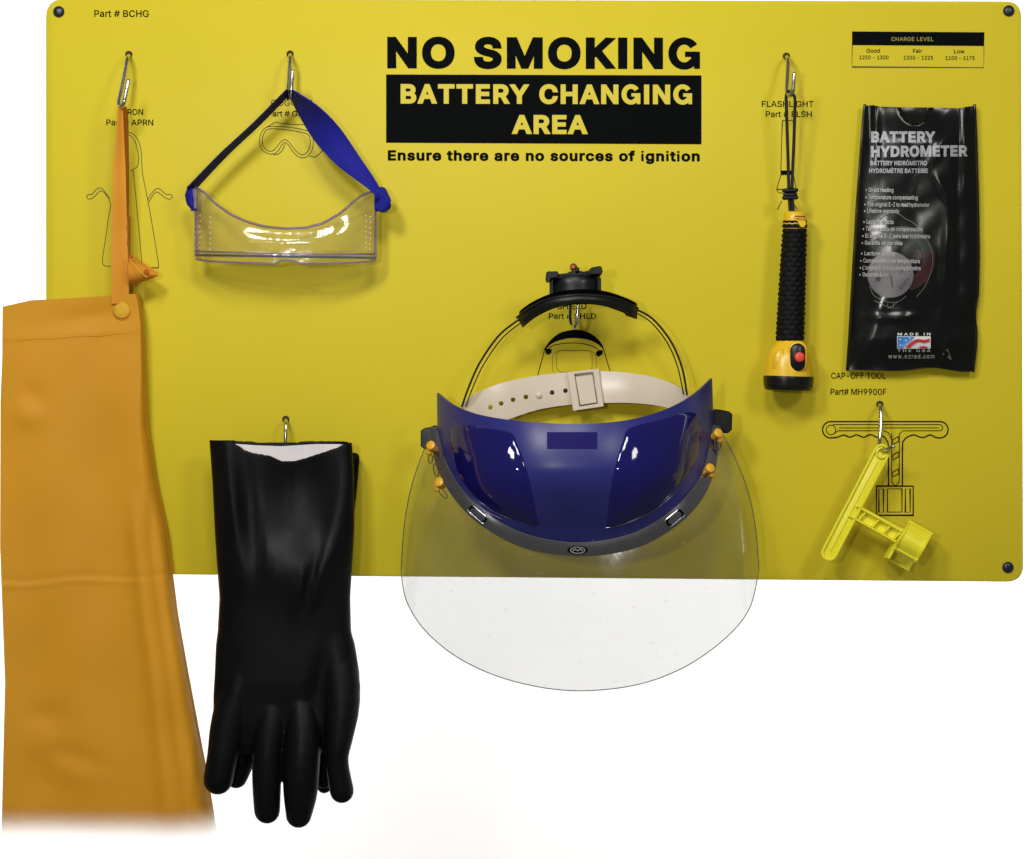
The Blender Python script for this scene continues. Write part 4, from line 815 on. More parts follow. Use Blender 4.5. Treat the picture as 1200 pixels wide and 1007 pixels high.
disc_stack('snap_ring', P(143.2, 364, sd), (0, -1, 0.05), [(-0.001, 0.0090), (0.0006, 0.0090), (0.0010, 0.0084)], M['apron_plain'], ap, n=28)
# neck strap: front run, back run seen edge on, curled tail with an eyelet
def strapfn(u, v):
    l = interp([(0, 138.2), (0.08, 136.8), (0.3, 132.8), (0.65, 130.8), (1, 130.5)], v)
    r = interp([(0, 144), (0.08, 144.5), (0.3, 147), (0.65, 149), (1, 151.5)], v)
    return l + (r - l) * u, 124 + v * 232, 0.044 - 0.010 * v + 0.002 * math.cos(u * 3.1) + 0.0008 * math.sin(v * 17)
sheet('strap', strapfn, 8, 60, 0.0014, M['apron_plain'], ap, angle=70)
def strap2(u, v):
    l = interp([(0, 143), (0.1, 144), (0.45, 147.2), (1, 149)], v); r = interp([(0, 148.6), (0.08, 150.6), (0.45, 151.6), (1, 151)], v)
    return l + (r - l) * u, 125 + v * 185, 0.038 - 0.016 * u - 0.004 * v + 0.0005 * math.sin(v * 60)
sheet('strap', strap2, 5, 60, 0.0014, M['apron_dark'], ap, label='rust brown back run of the neck strap', angle=70)
def curl(u, v):
    # cone-shaped roll of the strap end
    a = -2.2 + u * 3.9
    r = 1 - 0.93 * v
    cx = 153 + 32 * v; cy = 317 + 5 * v
    return cx - 5 * r * math.cos(a) * 0.6, cy + 16.5 * r * math.sin(a) , 0.030 + 0.016 * r * math.cos(a)
sheet('strap_end', curl, 28, 18, 0.0013, M['apron_plain'], ap, label='curled tail of the strap', angle=70)
lines('stitching', [spl([(151.5, 303), (158, 311), (166, 320), (173, 325)], 16)], 1.1, lambda x, y: P(x, y, 0.048), M['apron_snap'], ap)
disc_stack('eyelet', P(171.5, 319, 0.044), (0.2, -1, 0.1), [(-0.001, 0.0026), (0.0006, 0.0026), (0.001, 0.0020)], M['apron_dark'], ap, n=16)
disc_stack('eyelet', P(153.5, 301, 0.046), (0.2, -1, 0.1), [(-0.001, 0.0020), (0.0006, 0.0020), (0.001, 0.0014)], M['apron_dark'], ap, n=16)

# ================================================================== GOGGLES
gg = thing('safety_goggles', 'clear plastic safety goggles hung by a blue elastic strap', 'goggles', P(335, 300, 0.03))
# the lens shell: open box, top edge dips, thin floor plate
def gtop(x):   # top edge of the front wall
    return interp([(228, 219), (231, 221), (240, 226), (252, 238), (270, 251), (290, 260), (310, 265.5), (335, 268), (360, 267), (380, 262), (400, 251), (415, 238), (428, 228), (440, 224.5), (443, 224)], x)
gcrv = spl([(x, gtop(x)) for x in range(228, 444, 6)] + [(441, 224.2)], 80)
def gfront(u, v):
    x = 229 + 211.5 * u
    y0 = ev(gcrv, (x - 228) / 213)[1]
    d = 0.030 + 0.027 * (1 - abs(2 * u - 1) ** 3.5) + 0.0016 * math.sin(v * 3.14) - 0.0006 * math.sin(v * 9)
    return x - 1.5 * v * (1 - 2 * u), y0 + (299 - y0) * v, d
sheet('front_wall', gfront, 60, 14, 0.0016, M['lens'], gg, angle=60)
def gback(u, v):
    x = 229 + 211.5 * u
    y0 = interp([(0, 224), (0.12, 240), (0.3, 262), (0.5, 276), (0.7, 262), (0.88, 240), (1, 226)], u)
    return x, y0 + (300 - y0) * v, 0.030 - 0.018 * (1 - abs(2 * u - 1) ** 4)
sheet('back_wall', gback, 40, 8, 0.0014, M['lens'], gg, angle=60)
fl_pts = [P(*gfront(i / 40, 1)) for i in range(41)] + [P(*gback(1 - i / 40, 1)) for i in range(41)]
Vf = [Vector((p.x, p.y, P(0, 299, 0).z)) for p in fl_pts] + [Vector((p.x, p.y, P(0, 301.5, 0).z)) for p in fl_pts]
n_ = len(fl_pts)
obj('lens_plate', Vf, [tuple(range(n_)), tuple(range(2 * n_ - 1, n_ - 1, -1))] + [(i, (i + 1) % n_, n_ + (i + 1) % n_, n_ + i) for i in range(n_)], M['lens'], gg)
tube('rim', [P(*gfront(i / 60, 0)) for i in range(61)], 0.00125, M['lens_rim'], gg, 8)
tube('rim', [P(*gback(i / 40, 0)) for i in range(41)], 0.0008, M['lens'], gg, 8)
tube('rim', [P(229.5 + 210.5 * i / 40, 299 + 3.2 * (i / 40), gfront(i / 40, 1)[2] + 0.0005) for i in range(41)], 0.0011, M['lens_blue'], gg, 8)
tube('rim', [P(229 + 211 * i / 40, 294.5 + 3.5 * i / 40 + 1.5 * math.sin(i / 40 * 3.14), gfront(i / 40, 1)[2]) for i in range(41)], 0.0008, M['lens_rim'], gg, 8)
def lower(i):
    x = 230 + 210 * i / 80
    y = 303.5 + 5.0 * math.sin(math.pi * i / 80) ** 0.5 - 3.8 * smooth01(322, 330, x) * (1 - smooth01(344, 352, x)) + 1.5 * (i / 80)
    return P(x, y, gfront(i / 80, 1)[2] - 0.001)
tube('rim', [lower(i) for i in range(81)], 0.0011, M['lens_rim'], gg, 8)
def skirt(u, v):
    x = 230 + 210 * u; y = 303.5 + 5.0 * math.sin(math.pi * u) ** 0.5 - 3.8 * smooth01(322, 330, x) * (1 - smooth01(344, 352, x)) + 1.5 * u
    return x, 299 + (y - 299) * v, gfront(u, 1)[2] - 0.001
sheet('lens_lip', skirt, 50, 3, 0.001, M['lens'], gg, angle=60)
for x0 in (229.3, 440.2):
    tube('side_post', [P(x0, 226 + i * 7.4, 0.031) for i in range(11)], 0.0012, M['lens_rim'], gg, 8)
sv, sf = [], []
for cx, wd in ((246.5, 1), (234.5, -1), (434, 1), (429, -1)):
    for k in range(7):
        y = 253 + k * 6.3 + (1.5 if wd > 0 else 0)
        u = (cx - 229) / 211.5
        c = P(cx + (0.4 * math.sin(k * 2)), y, gfront(u, 0.5)[2] + 0.001)
        g_ = tube_geo([c, c + Vector((0, -0.0012, 0))], [0.0007, 0.0006], 6)
        b = len(sv); sv += g_[0]; sf += [tuple(i + b for i in q) for q in g_[1]]
obj('vent_stud', sv, sf, M['stud'], gg)['kind'] = 'stuff'
sv, sf = [], []
for k in range(13):          # faint mould marks round the nose bridge
    for r in range(2):
        x = 351 + k * 4.0; u = (x - 229) / 211.5; y = 283 - abs(k - 7) * -0.6 + r * 10 + (k % 3)
        c = P(x, y, gfront(u, 0.5)[2] + 0.0006); g_ = tube_geo([c, c + Vector((0, -0.0006, 0))], [0.0005, 0.0003], 5)
        b = len(sv); sv += g_[0]; sf += [tuple(i + b for i in q) for q in g_[1]]
obj('mould_mark', sv, sf, M['lens_rim'], gg)['kind'] = 'stuff'
slab('nose_bridge', rrect(327, 291, 347, 298, 3), 0.0585, 0.003, M['lens'], gg, chamfer=0.6)
# strap: narrow edge-on run on the left, broad twisted run on the right
def sl(u, v):
    c = ev([(339, 107.5), (301, 146), (262, 182.5), (222.5, 224)], v)
    hw = interp([(0, 3.2), (0.15, 3.4), (0.5, 3.3), (0.85, 4.0), (1, 4.4)], v)
    nx, ny = 0.72, 0.69
    return c[0] + nx * hw * (2 * u - 1), c[1] + ny * hw * (2 * u - 1), 0.034 - 0.010 * (2 * u - 1) - 0.002 * v
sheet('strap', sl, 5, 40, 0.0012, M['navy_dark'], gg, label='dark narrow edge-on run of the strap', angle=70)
def sr(u, v):
    up = ev([(341.5, 105.5), (373, 126), (400, 153), (423, 186), (441, 213), (453, 236)], v)
    lo = ev([(338.5, 112), (350, 135), (369, 166), (395, 194), (424, 216), (445, 232)], v)
    tw = math.sin(v * math.pi)
    return up[0] + (lo[0] - up[0]) * u, up[1] + (lo[1] - up[1]) * u, 0.036 - 0.018 * (1 - smooth01(0.15, 0.62, v)) * (u - .5) * 2 + 0.002 * (u - .5) * 2 * smooth01(0.4, 0.8, v) + 0.003 * math.sin(u * 3.14) * tw
sheet('strap', sr, 12, 60, 0.0012, M['navy'], gg, label='broad blue twisted run of the strap', angle=70)
def lugL(u, v):
    x0 = interp([(0, 219), (0.3, 216.5), (0.7, 218.5), (1, 225)], v); x1 = interp([(0, 228), (0.5, 231), (1, 229)], v)
    return x0 + (x1 - x0) * u, 221 + v * 26, 0.030 + 0.008 * math.sin(u * 3.14)
sheet('strap_loop', lugL, 8, 14, 0.003, M['navy'], gg, angle=70)
v_, f_ = tube_geo([P(447, 226, 0.030), P(449, 236, 0.040), P(449.5, 241, 0.040), P(449, 242, 0.034)], [0.0055, 0.0074, 0.0070, 0.006], 16, True, True)
obj('strap_loop', v_, f_, M['navy'], gg)
slab('strap_clip', rrect(438.5, 222, 446, 247, 3), 0.038, 0.010, M['navy'], gg, chamfer=0.8)
slab('strap_clip', rrect(225, 221, 230.5, 245, 2), 0.036, 0.008, M['lens_rim'], gg, chamfer=0.8)

# ================================================================== GLOVES
def remeshed(name, parts, voxel, mat_, parent, smooth_it=6, label=None):
    V, F = join_geo(parts)
    og = ORG[parent.name]
    me = bpy.data.meshes.new(name); me.from_pydata([tuple(Vector(v) - og) for v in V], [], F)
    bm = bmesh.new(); bm.from_mesh(me); bmesh.ops.recalc_face_normals(bm, faces=bm.faces); bm.to_mesh(me); bm.free()
    o = bpy.data.objects.new('tmp', me); COL.objects.link(o)
    r = o.modifiers.new('r', 'REMESH'); r.mode = 'VOXEL'; r.voxel_size = voxel; r.use_smooth_shade = True
    s = o.modifiers.new('s', 'SMOOTH'); s.factor = 0.5; s.iterations = smooth_it
    dg = bpy.context.evaluated_depsgraph_get()
    m2 = bpy.data.meshes.new_from_object(o.evaluated_get(dg)); m2.name = name
    bpy.data.objects.remove(o)
    m2.materials.clear(); m2.materials.append(mat_)
    m2.polygons.foreach_set('use_smooth', [True] * len(m2.polygons))
    ob = bpy.data.objects.new(name, m2); link(ob, parent, og)
    if label: ob['label'] = label
    return ob


def glove(root, rows, lipf, lipb, dc, hd, dent, fingers, wall=0.0018, cav=170, y_end=884, lining=True):
    """rows: (py, left px, right px) of the outline; lipf/lipb: py of the front and back lip over px; dc/hd: mid depth and half depth (m)"""
    LT = [(r[0], r[1]) for r in rows]; RT = [(r[0], r[2]) for r in rows]
    N, K = 72, 64
    def ring(k, v, inset, y0=None, ylow=y_end):
        a = 2 * math.pi * k / N
        ca, sa = math.cos(a), math.sin(a)
        ex = 2 / 2.6
        cx_, cs = math.copysign(abs(ca) ** ex, ca), math.copysign(abs(sa) ** ex, sa)
        yt = interp(LT, 0); 
        l0, r0 = interp(LT, rows[0][0]), interp(RT, rows[0][0])
        xt = (l0 + r0) / 2 + (r0 - l0) / 2 * cx_
        f = smooth01(-0.35, 0.35, cs)         # 1 on the front half
        top_ = lipf(xt) * f + lipb(xt) * (1 - f)
        py = top_ + (ylow - top_) * v
        l, r = interp(LT, py), interp(RT, py)
        hw = (r - l) / 2 - inset / S
        px = (l + r) / 2 + hw * cx_
        h = hd(py) - inset
        d = dc(py) + h * cs
        if sa > 0.02:
            d += dent(px, py) * min(1, cs * 1.3)
        return (px, py, d)
    outer = [[P(*ring(k, j / K, 0)) for k in range(N)] for j in range(K + 1)]
    J = 40
    inner = [[P(*ring(k, j / J, wall, ylow=rows[0][0] + cav)) for k in range(N)] for j in range(J + 1)]
    V, F = [], []
    for r in outer: V += r
    b = len(V)
    for r in inner: V += r
    for j in range(K):
        for k in range(N): F.append((j * N + k, j * N + (k + 1) % N, (j + 1) * N + (k + 1) % N, (j + 1) * N + k))
    for j in range(J):
        for k in range(N): F.append((b + j * N + k, b + (j + 1) * N + k, b + (j + 1) * N + (k + 1) % N, b + j * N + (k + 1) % N))
    for k in range(N): F.append((k, b + k, b + (k + 1) % N, (k + 1) % N))
    F.append(tuple(K * N + k for k in range(N))); F.append(tuple(b + J * N + k for k in range(N))[::-1])
    parts = [(V, F)]
    for ch in fingers:
        c = spl(ch, 14)
        parts.append(tube_geo([P(x, y, d) for x, y, d, r in c], [r * S for x, y, d, r in c], 20, True, True))
    remeshed('shell', parts, 0.00105, M['rubber'], root, 14)
    if lining:
        V, F = [], []
        R = 24
        for j in range(R + 1):
            for k in range(N):
                p = ring(k, 0.0 + j / R, wall + 0.0006, ylow=rows[0][0] + cav - 20)
                sa = math.sin(2 * math.pi * k / N)
                off = 4.6 if sa < 0.1 else 5.0
                V.append(P(p[0], p[1] + off * (1 - j / R), p[2]))
        for j in range(R):
            for k in range(N): F.append((j * N + k, (j + 1) * N + k, (j + 1) * N + (k + 1) % N, j * N + (k + 1) % N))
        obj('lining', V, F, M['lining'], root, fix=False)


g1 = thing('rubber_glove', 'black rubber glove in front with its open cuff showing the white lining', 'glove', P(335, 700, 0.05), 'long black rubber gloves hanging together')
g2 = thing('rubber_glove', 'black rubber glove behind, only its cuff edge and fingertips showing', 'glove', P(340, 700, 0.02), 'long black rubber gloves hanging together')
rows1 = [(514, 245, 412.5), (560, 248.5, 415), (620, 251.5, 415.5), (660, 254, 413), (700, 257, 410.5), (740, 255, 411.5), (755, 253, 416), (790, 251.5, 421.5), (815, 250, 421), (840, 250, 417), (862, 258, 405), (878, 268, 392), (886, 285, 372)]
def lipf1(x): return interp([(240, 514.5), (262, 515.5), (277, 520), (284, 527), (300, 531), (318, 534), (326, 539.5), (334, 541.5), (348, 539), (375, 530.5), (396, 524), (404, 520), (413, 519)], x)
def lipb1(x): return interp([(240, 514.5), (262, 515), (300, 517.5), (330, 518.5), (370, 516), (400, 516), (413, 518)], x)
def dent1(px, py):
    d = -0.017 * gauss(px, py, 352, 572, 42, 58)
    d += 0.007 * gauss(px, py, 340, 668, 58, 34)
    d += 0.006 * gauss(px, py, 272, 585, 12, 70, -0.12)
    d -= 0.005 * gauss(px, py, 292, 600, 12, 70, -0.12)
    d += 0.004 * gauss(px, py, 352, 690, 9, 32, 0.15) + 0.004 * gauss(px, py, 372, 680, 8, 40, 0.35)
    d -= 0.004 * gauss(px, py, 362, 688, 6, 34, 0.25)
    d += 0.004 * gauss(px, py, 398, 600, 14, 60, 0.2)
    d -= 0.004 * gauss(px, py, 375, 800, 10, 40, 0.2)
    d += 0.005 * gauss(px, py, 400, 810, 16, 46)
    return d
f1 = [
    [(296, 740, 0.044, 20), (282, 800, 0.045, 23), (268, 850, 0.048, 21), (261, 885, 0.051, 17.8), (255.5, 914, 0.050, 17)],
    [(325, 770, 0.042, 16), (321, 815, 0.046, 19), (318, 850, 0.051, 19.5), (313, 885, 0.055, 17), (312.5, 920, 0.054, 16.6), (313, 950, 0.052, 15)],
    [(345, 770, 0.042, 16), (352, 820, 0.047, 20), (355, 855, 0.053, 21.5), (353, 895, 0.057, 21.3), (352, 930, 0.055, 19.6), (350, 955, 0.053, 15)],
    [(378, 730, 0.042, 16), (397, 780, 0.048, 21), (401, 825, 0.055, 20.5), (397, 868, 0.061, 15.5), (395, 892, 0.062, 13), (400.5, 927, 0.059, 14)],
    [(365, 780, 0.036, 18), (378, 850, 0.032, 15), (379, 915, 0.026, 9.5)],
]
glove(g1, rows1, lipf1, lipb1, lambda y: 0.046, lambda y: interp([(514, 0.018), (600, 0.021), (700, 0.021), (800, 0.019), (850, 0.015), (875, 0.010), (886, 0.005)], y), dent1, f1)
rows2 = [(517, 262, 414), (532, 258, 420), (536, 258, 422), (580, 258, 418), (620, 258, 413), (700, 262, 408), (760, 260, 408), (860, 262, 400)]
f2 = [
    [(296, 800, 0.020, 18), (290, 850, 0.022, 18), (283, 890, 0.024, 15.5), (277, 911, 0.020, 13)],
    [(318, 800, 0.018, 16), (318, 850, 0.017, 15), (316, 890, 0.016, 13)],
    [(350, 800, 0.018, 16), (352, 850, 0.017, 15), (352, 895, 0.016, 13)],
    [(372, 800, 0.018, 15), (380, 850, 0.017, 13), (381, 900, 0.016, 10), (380, 921, 0.016, 9)],
    [(300, 780, 0.014, 15), (296, 830, 0.010, 13), (292, 862, 0.010, 11)],
]
glove(g2, rows2, lambda x: interp([(262, 527), (380, 528), (404, 530), (415, 532.5)], x), lambda x: 530, lambda y: 0.016, lambda y: interp([(500, 0.009), (700, 0.011), (860, 0.012)], y), lambda x, y: 0.0, f2, lining=False)

# ================================================================== FACE SHIELD
fs = thing('face_shield', 'face shield with glossy blue crown and large clear visor hanging over the lower board edge', 'face shield', P(675, 560, 0.06))
TC = [(512, 460.5), (530, 474), (556, 484.5), (592, 491.5), (634, 495.5), (678, 496.8), (720, 494.5), (757, 487.5), (790, 475.5), (815, 461), (834.5, 443.5)]
BC = [(512.5, 505), (521, 540), (541, 574), (572, 604), (618, 627.5), (676, 637), (732, 629.5), (774, 609.5), (806, 581), (826, 548), (836.5, 498)]
def in_poly(pts, x, y):
    c = False
    for i in range(len(pts)):
        (x0, y0), (x1, y1) = pts[i - 1], pts[i]
        if (y0 > y) != (y1 > y) and x < (x1 - x0) * (y - y0) / (y1 - y0) + x0: c = not c
    return c
def pdist(pts, x, y):
    best = 1e9
    for i in range(len(pts)):
        (x0, y0), (x1, y1) = pts[i - 1], pts[i]
        dx, dy = x1 - x0, y1 - y0
        t = max(0, min(1, ((x - x0) * dx + (y - y0) * dy) / (dx * dx + dy * dy)))
        best = min(best, math.hypot(x - x0 - t * dx, y - y0 - t * dy))
    return best if in_poly(pts, x, y) else -best
FACL = spl([(532, 496), (562, 500), (598, 506.5), (606, 519), (613, 536), (622, 566), (628, 596), (631, 617), (611, 612), (588, 605), (566, 592), (546, 571), (533, 545), (528, 516)], 60, True)
FACR = spl([(738, 501), (775, 491), (812, 482), (822, 500), (821, 522), (812, 548), (792, 573), (766, 598), (738, 612), (712, 619.5), (712, 596), (716, 566), (722, 540), (730, 515)], 60, True)
def crown(u, v):
    t = ev(TC, u); b = ev(BC, u)
    vv = v
    px = t[0] + (b[0] - t[0]) * vv; py = t[1] + (b[1] - t[1]) * vv
    # belly out the side columns
    w = (px - 674) / 166
    d = 0.042 + 0.098 * math.sqrt(max(0.0, 1 - min(1, abs(w)) ** 2.3)) ** 1.05
    d += 0.030 * math.sin(math.pi * min(1, max(0, (py - 440) / 230))) * (1 - abs(w) ** 3 if abs(w) < 1 else 0)
    d -= 0.034 * smooth01(545, 650, py) * (1 - abs(min(1, abs(w))) ** 2)
    return px, py, d
sheet('crown', crown, 120, 50, 0.0022, M['crown'], fs, angle=75)
def on_crown(lift):
    def f(px, py):
        # invert by search over u for this px, then v
        lo, hi = 0.0, 1.0
        for _ in range(24):
            mid = (lo + hi) / 2
            t, b = ev(TC, mid), ev(BC, mid)
            vv = (py - t[1]) / (b[1] - t[1])
            if t[0] + (b[0] - t[0]) * vv < px: lo = mid
            else: hi = mid
        t, b = ev(TC, lo), ev(BC, lo); vv = (py - t[1]) / (b[1] - t[1])
        return P(px, py, crown(lo, vv)[2] + lift)
    return f
c6 = on_crown(0.0006)
# the two glossy side panels: moulded domes, dark hall reflection put into their colour
def facet(loop, cx, cy):
    N, R = 72, 26
    lp = spl(loop, N, True)
    raw = on_crown(0.0)
    V, F = [], []
    for j in range(R + 1):
        t = 1 - (1 - j / R) ** 1.0
        for k in range(N):
            x = cx + (lp[k][0] - cx) * (1 - t * 0.999); y = cy + (lp[k][1] - cy) * (1 - t * 0.999)
            h = 0.0007 * smooth01(0, 0.05, t) + 0.0075 * (1 - (1 - t) ** 2) - 0.0004
            V.append(raw(x, y) + Vector((0, -h, 0)))
    for j in range(R):
        for k in range(N): F.append((j * N + k, j * N + (k + 1) % N, (j + 1) * N + (k + 1) % N, (j + 1) * N + k))
    F.append(tuple(R * N + k for k in range(N)))
    obj('glossy_panel', V, F, M['crown_gloss'], fs, angle=75, fix=False)
facet(FACL, 578, 560); facet(FACR, 768, 556)
def grid_patch(name, x0, y0, x1, y1, nx, ny, mp, m, parent, label=None):
    V = [mp(x0 + (x1 - x0) * i / nx, y0 + (y1 - y0) * j / ny) for j in range(ny + 1) for i in range(nx + 1)]
    F = [(j * (nx + 1) + i, j * (nx + 1) + i + 1, (j + 1) * (nx + 1) + i + 1, (j + 1) * (nx + 1) + i) for j in range(ny) for i in range(nx)]
    return obj(name, V, F, m, parent, label=label, fix=False)
grid_patch('decal', 641, 506.5, 700, 526, 12, 4, c6, M['label'], fs, 'dark purple rectangle on the middle of the crown')
c_ = on_crown(0.0003)
for pth in ([(544, 577), (555, 588), (570, 600), (589, 609)], [(710, 619), (736, 613), (770, 596), (795, 574)]):
    tube('crease', [c_(*p) for p in spl(pth, 24)], 0.00042, M['rim_metal'], fs, 6)
# rim band below the crown
OC = [(504, 502), (511, 545), (531, 583), (564, 616), (614, 642.5), (677, 652), (737, 645), (783, 623.5), (818, 592), (837.5, 552), (845, 500)]
def band(u, v):
    b = ev(BC, u); o = ev(OC, u)
    vv = v * 1.04 - 0.04
    px = b[0] + (o[0] - b[0]) * vv; py = b[1] + (o[1] - b[1]) * vv
    return px, py, crown(u, 1)[2] + 0.0022 - 0.0030 * v + 0.0008 * math.sin(v * math.pi)
sheet('rim_band', band, 120, 5, 0.0016, M['rim_metal'], fs, angle=50)
tube('rim_edge', [P(*band(i / 100, -0.02)) for i in range(101)], 0.00045, M['bright_metal'], fs, 6)
def bpt(u, v, lift):
    p = band(u, v); return P(p[0], p[1], p[2] + lift)
def band_u(px):
    lo, hi = 0.0, 1.0
    for _ in range(24):
        m_ = (lo + hi) / 2
        if band(m_, 0.5)[0] < px: lo = m_
        else: hi = m_
    return lo
def slot(px0, px1):
    u0, u1 = band_u(px0), band_u(px1)
    uv = [(u0 + (u1 - u0) * (x), y) for x, y in rrect(0, 0.22, 1, 0.80, 0.14, 3)]
    r = tube_geo([bpt(a, b, 0.0006) for a, b in uv + uv[:1]], 0.0004, 6)
    obj('slot_frame', r[0], r[1], M['rim_metal'], fs)
    patch('slot', [(a, b) for a, b in uv], lambda a, b: bpt(a, b, 0.0003), M['ink'], fs)
slot(550, 570); slot(781, 800)
bu = band_u(677)
V_, F_ = slab_geo(ell(677, 645, 12, 5.2, 24), band(bu, 0.5)[2] + 0.0016, 0.002, 0.6)
obj('emblem', V_, F_, M['ink'], fs, label='oval badge at the bottom of the rim')
obj('emblem_ring', *strip_geo(ell(677, 645, 8.5, 3.6, 24), 1.1, on_board(band(bu, 0.5)[2] + 0.0019), True), M['bright_metal'], fs, fix=False)
obj('emblem_mark', *join_geo([strip_geo([(671, 646), (674, 643.6), (677, 645.5), (680, 643.4), (683, 645.6)], 1.3, on_board(band(bu, 0.5)[2] + 0.0020))]), M['bright_metal'], fs, fix=False)
# clear visor: rolled sheet, its bottom outline an ellipse
QC = [(470, 672), (477, 706), (500, 741), (542, 774), (600, 798), (670, 809.5), (742, 803.5), (800, 783), (848, 750), (878, 714), (889.5, 668)]
def visor(u, v):
    # top edge sits between the crown and the rim band
    b, o = ev(BC, u), ev(OC, u)
    t = (b[0] * .4 + o[0] * .6, b[1] * .4 + o[1] * .6)
    q = ev(QC, u)
    e = abs(2 * u - 1) ** 3
    bulge = (-12 if u < .5 else 15) * e * math.sin(math.pi * v) * (1 - 0.25 * v)
    px = t[0] + (q[0] - t[0]) * v + bulge; py = t[1] + (q[1] - t[1]) * v
    w = min(1.0, abs(2 * u - 1))
    dt = crown(u, 1)[2] - 0.0015
    dq = 0.028 + 0.105 * math.sqrt(max(0.0, 1 - w ** 2.2))
    return px, py, dt + (dq - dt) * v
vo = sheet('visor', visor, 90, 40, 0.0010, M['visor'], fs, angle=70)
edge = [P(*visor(0, i / 40)) for i in range(0, 40)] + [P(*visor(i / 90, 1)) for i in range(91)] + [P(*visor(1, 1 - i / 40)) for i in range(1, 41)]
tube('visor_edge', edge, 0.00045, M['visor_edge'], fs, 8)
# headband behind the crown
HT = [(538, 485), (546, 470), (562, 459), (590, 448.5), (628, 440.5), (665, 436.5), (700, 435), (740, 437.5), (772, 444), (797, 455), (812, 470)]
HB = [(552, 503), (566, 501), (580, 498), (600, 490), (632, 480), (668, 474.5), (704, 472.5), (742, 472.5), (776, 476.5), (800, 484), (816, 492)]
def hband(u, v):
    t, b = ev(HT, u), ev(HB, u)
    return t[0] + (b[0] - t[0]) * v, t[1] + (b[1] - t[1]) * v, 0.018 + 0.045 * abs(2 * u - 1) ** 2.2 + 0.0008 * math.sin(v * math.pi)
hb_v, hb_f = sheet_geo(hband, 120, 8, 0.0018)
hb = obj('headband', hb_v, hb_f, M['cream'], fs, angle=50)
def hd_at(px):
    lo, hi = 0.0, 1.0
    for _ in range(20):
        m_ = (lo + hi) / 2
        if hband(m_, .5)[0] < px: lo = m_
        else: hi = m_
    return hband(lo, .5)[2]
cut = []
for x, y in ((574.5, 477.5), (587.3, 472.8), (601.3, 468.6), (616.3, 465.4), (647, 460.2), (662.6, 458)):
    c = P(x, y, hd_at(x)); cut.append(tube_geo([c + Vector((0, -0.01, 0)), c + Vector((0, 0.01, 0))], 0.0022, 14))
cv, cf = join_geo(cut)
og = ORG[fs.name]
cme = bpy.data.meshes.new('cut'); cme.from_pydata([tuple(v - og) for v in cv], [], cf)
_b = bmesh.new(); _b.from_mesh(cme); bmesh.ops.recalc_face_normals(_b, faces=_b.faces); _b.to_mesh(cme); _b.free()
co = bpy.data.objects.new('cut', cme); COL.objects.link(co); co.location = hb.matrix_world.translation
bpy.context.view_layer.update(); co.location = hb.matrix_world.translation; bpy.context.view_layer.update()
md = hb.modifiers.new('b', 'BOOLEAN'); md.operation = 'DIFFERENCE'; md.object = co; md.solver = 'EXACT'
nm = bpy.data.meshes.new_from_object(hb.evaluated_get(bpy.context.evaluated_depsgraph_get()))
hb.modifiers.clear(); hb.data = nm; nm.name = 'headband'
bpy.data.objects.remove(co)
p_ = P(631.5, 463.2, hd_at(631.5))
disc_stack('peg', p_, (0, -1, 0), [(-0.002, 0.0020), (0.0010, 0.0026), (0.0022, 0.0024), (0.0030, 0.0012)], M['cream'], fs, n=16)
for x, y in ((647, 460.2), (662.6, 458)):
    disc_stack('peg', P(x, y, hd_at(x)), (0, -1, 0), [(-0.003, 0.0021), (-0.0022, 0.0021), (-0.0018, 0.0016)], M['wire'], fs, n=14, label='dark peg deep in its hole')
# buckle: four bars and a recessed tongue
bo = [(664.6, 436.4), (701.8, 432.2), (707.6, 476.6), (671.6, 481.8)]
bi = [(673.2, 438.6), (695.2, 436.2), (700.6, 473.2), (679.2, 476.6)]
dB = hd_at(686) + 0.0062
def frame_geo(o, i, d, th):
    V = [P(*p, d) for p in o] + [P(*p, d) for p in i] + [P(*p, d - th) for p in o] + [P(*p, d - th) for p in i]
    F = []
    for k in range(4):
        j = (k + 1) % 4
        F += [(k, j, 4 + j, 4 + k), (8 + k, 12 + k, 12 + j, 8 + j), (k, 8 + k, 8 + j, j), (4 + k, 4 + j, 12 + j, 12 + k)]
    return V, F
bk = obj('buckle', *frame_geo(bo, bi, dB, 0.006), M['cream'], fs, smooth=False)
bv = bk.modifiers.new('bevel', 'BEVEL'); bv.width = 0.0007; bv.segments = 3
slab('buckle_tongue', [(674, 441.5), (694.5, 439), (699.5, 472), (680, 475)], dB - 0.0022, 0.003, M['cream'], fs, chamfer=0.8)
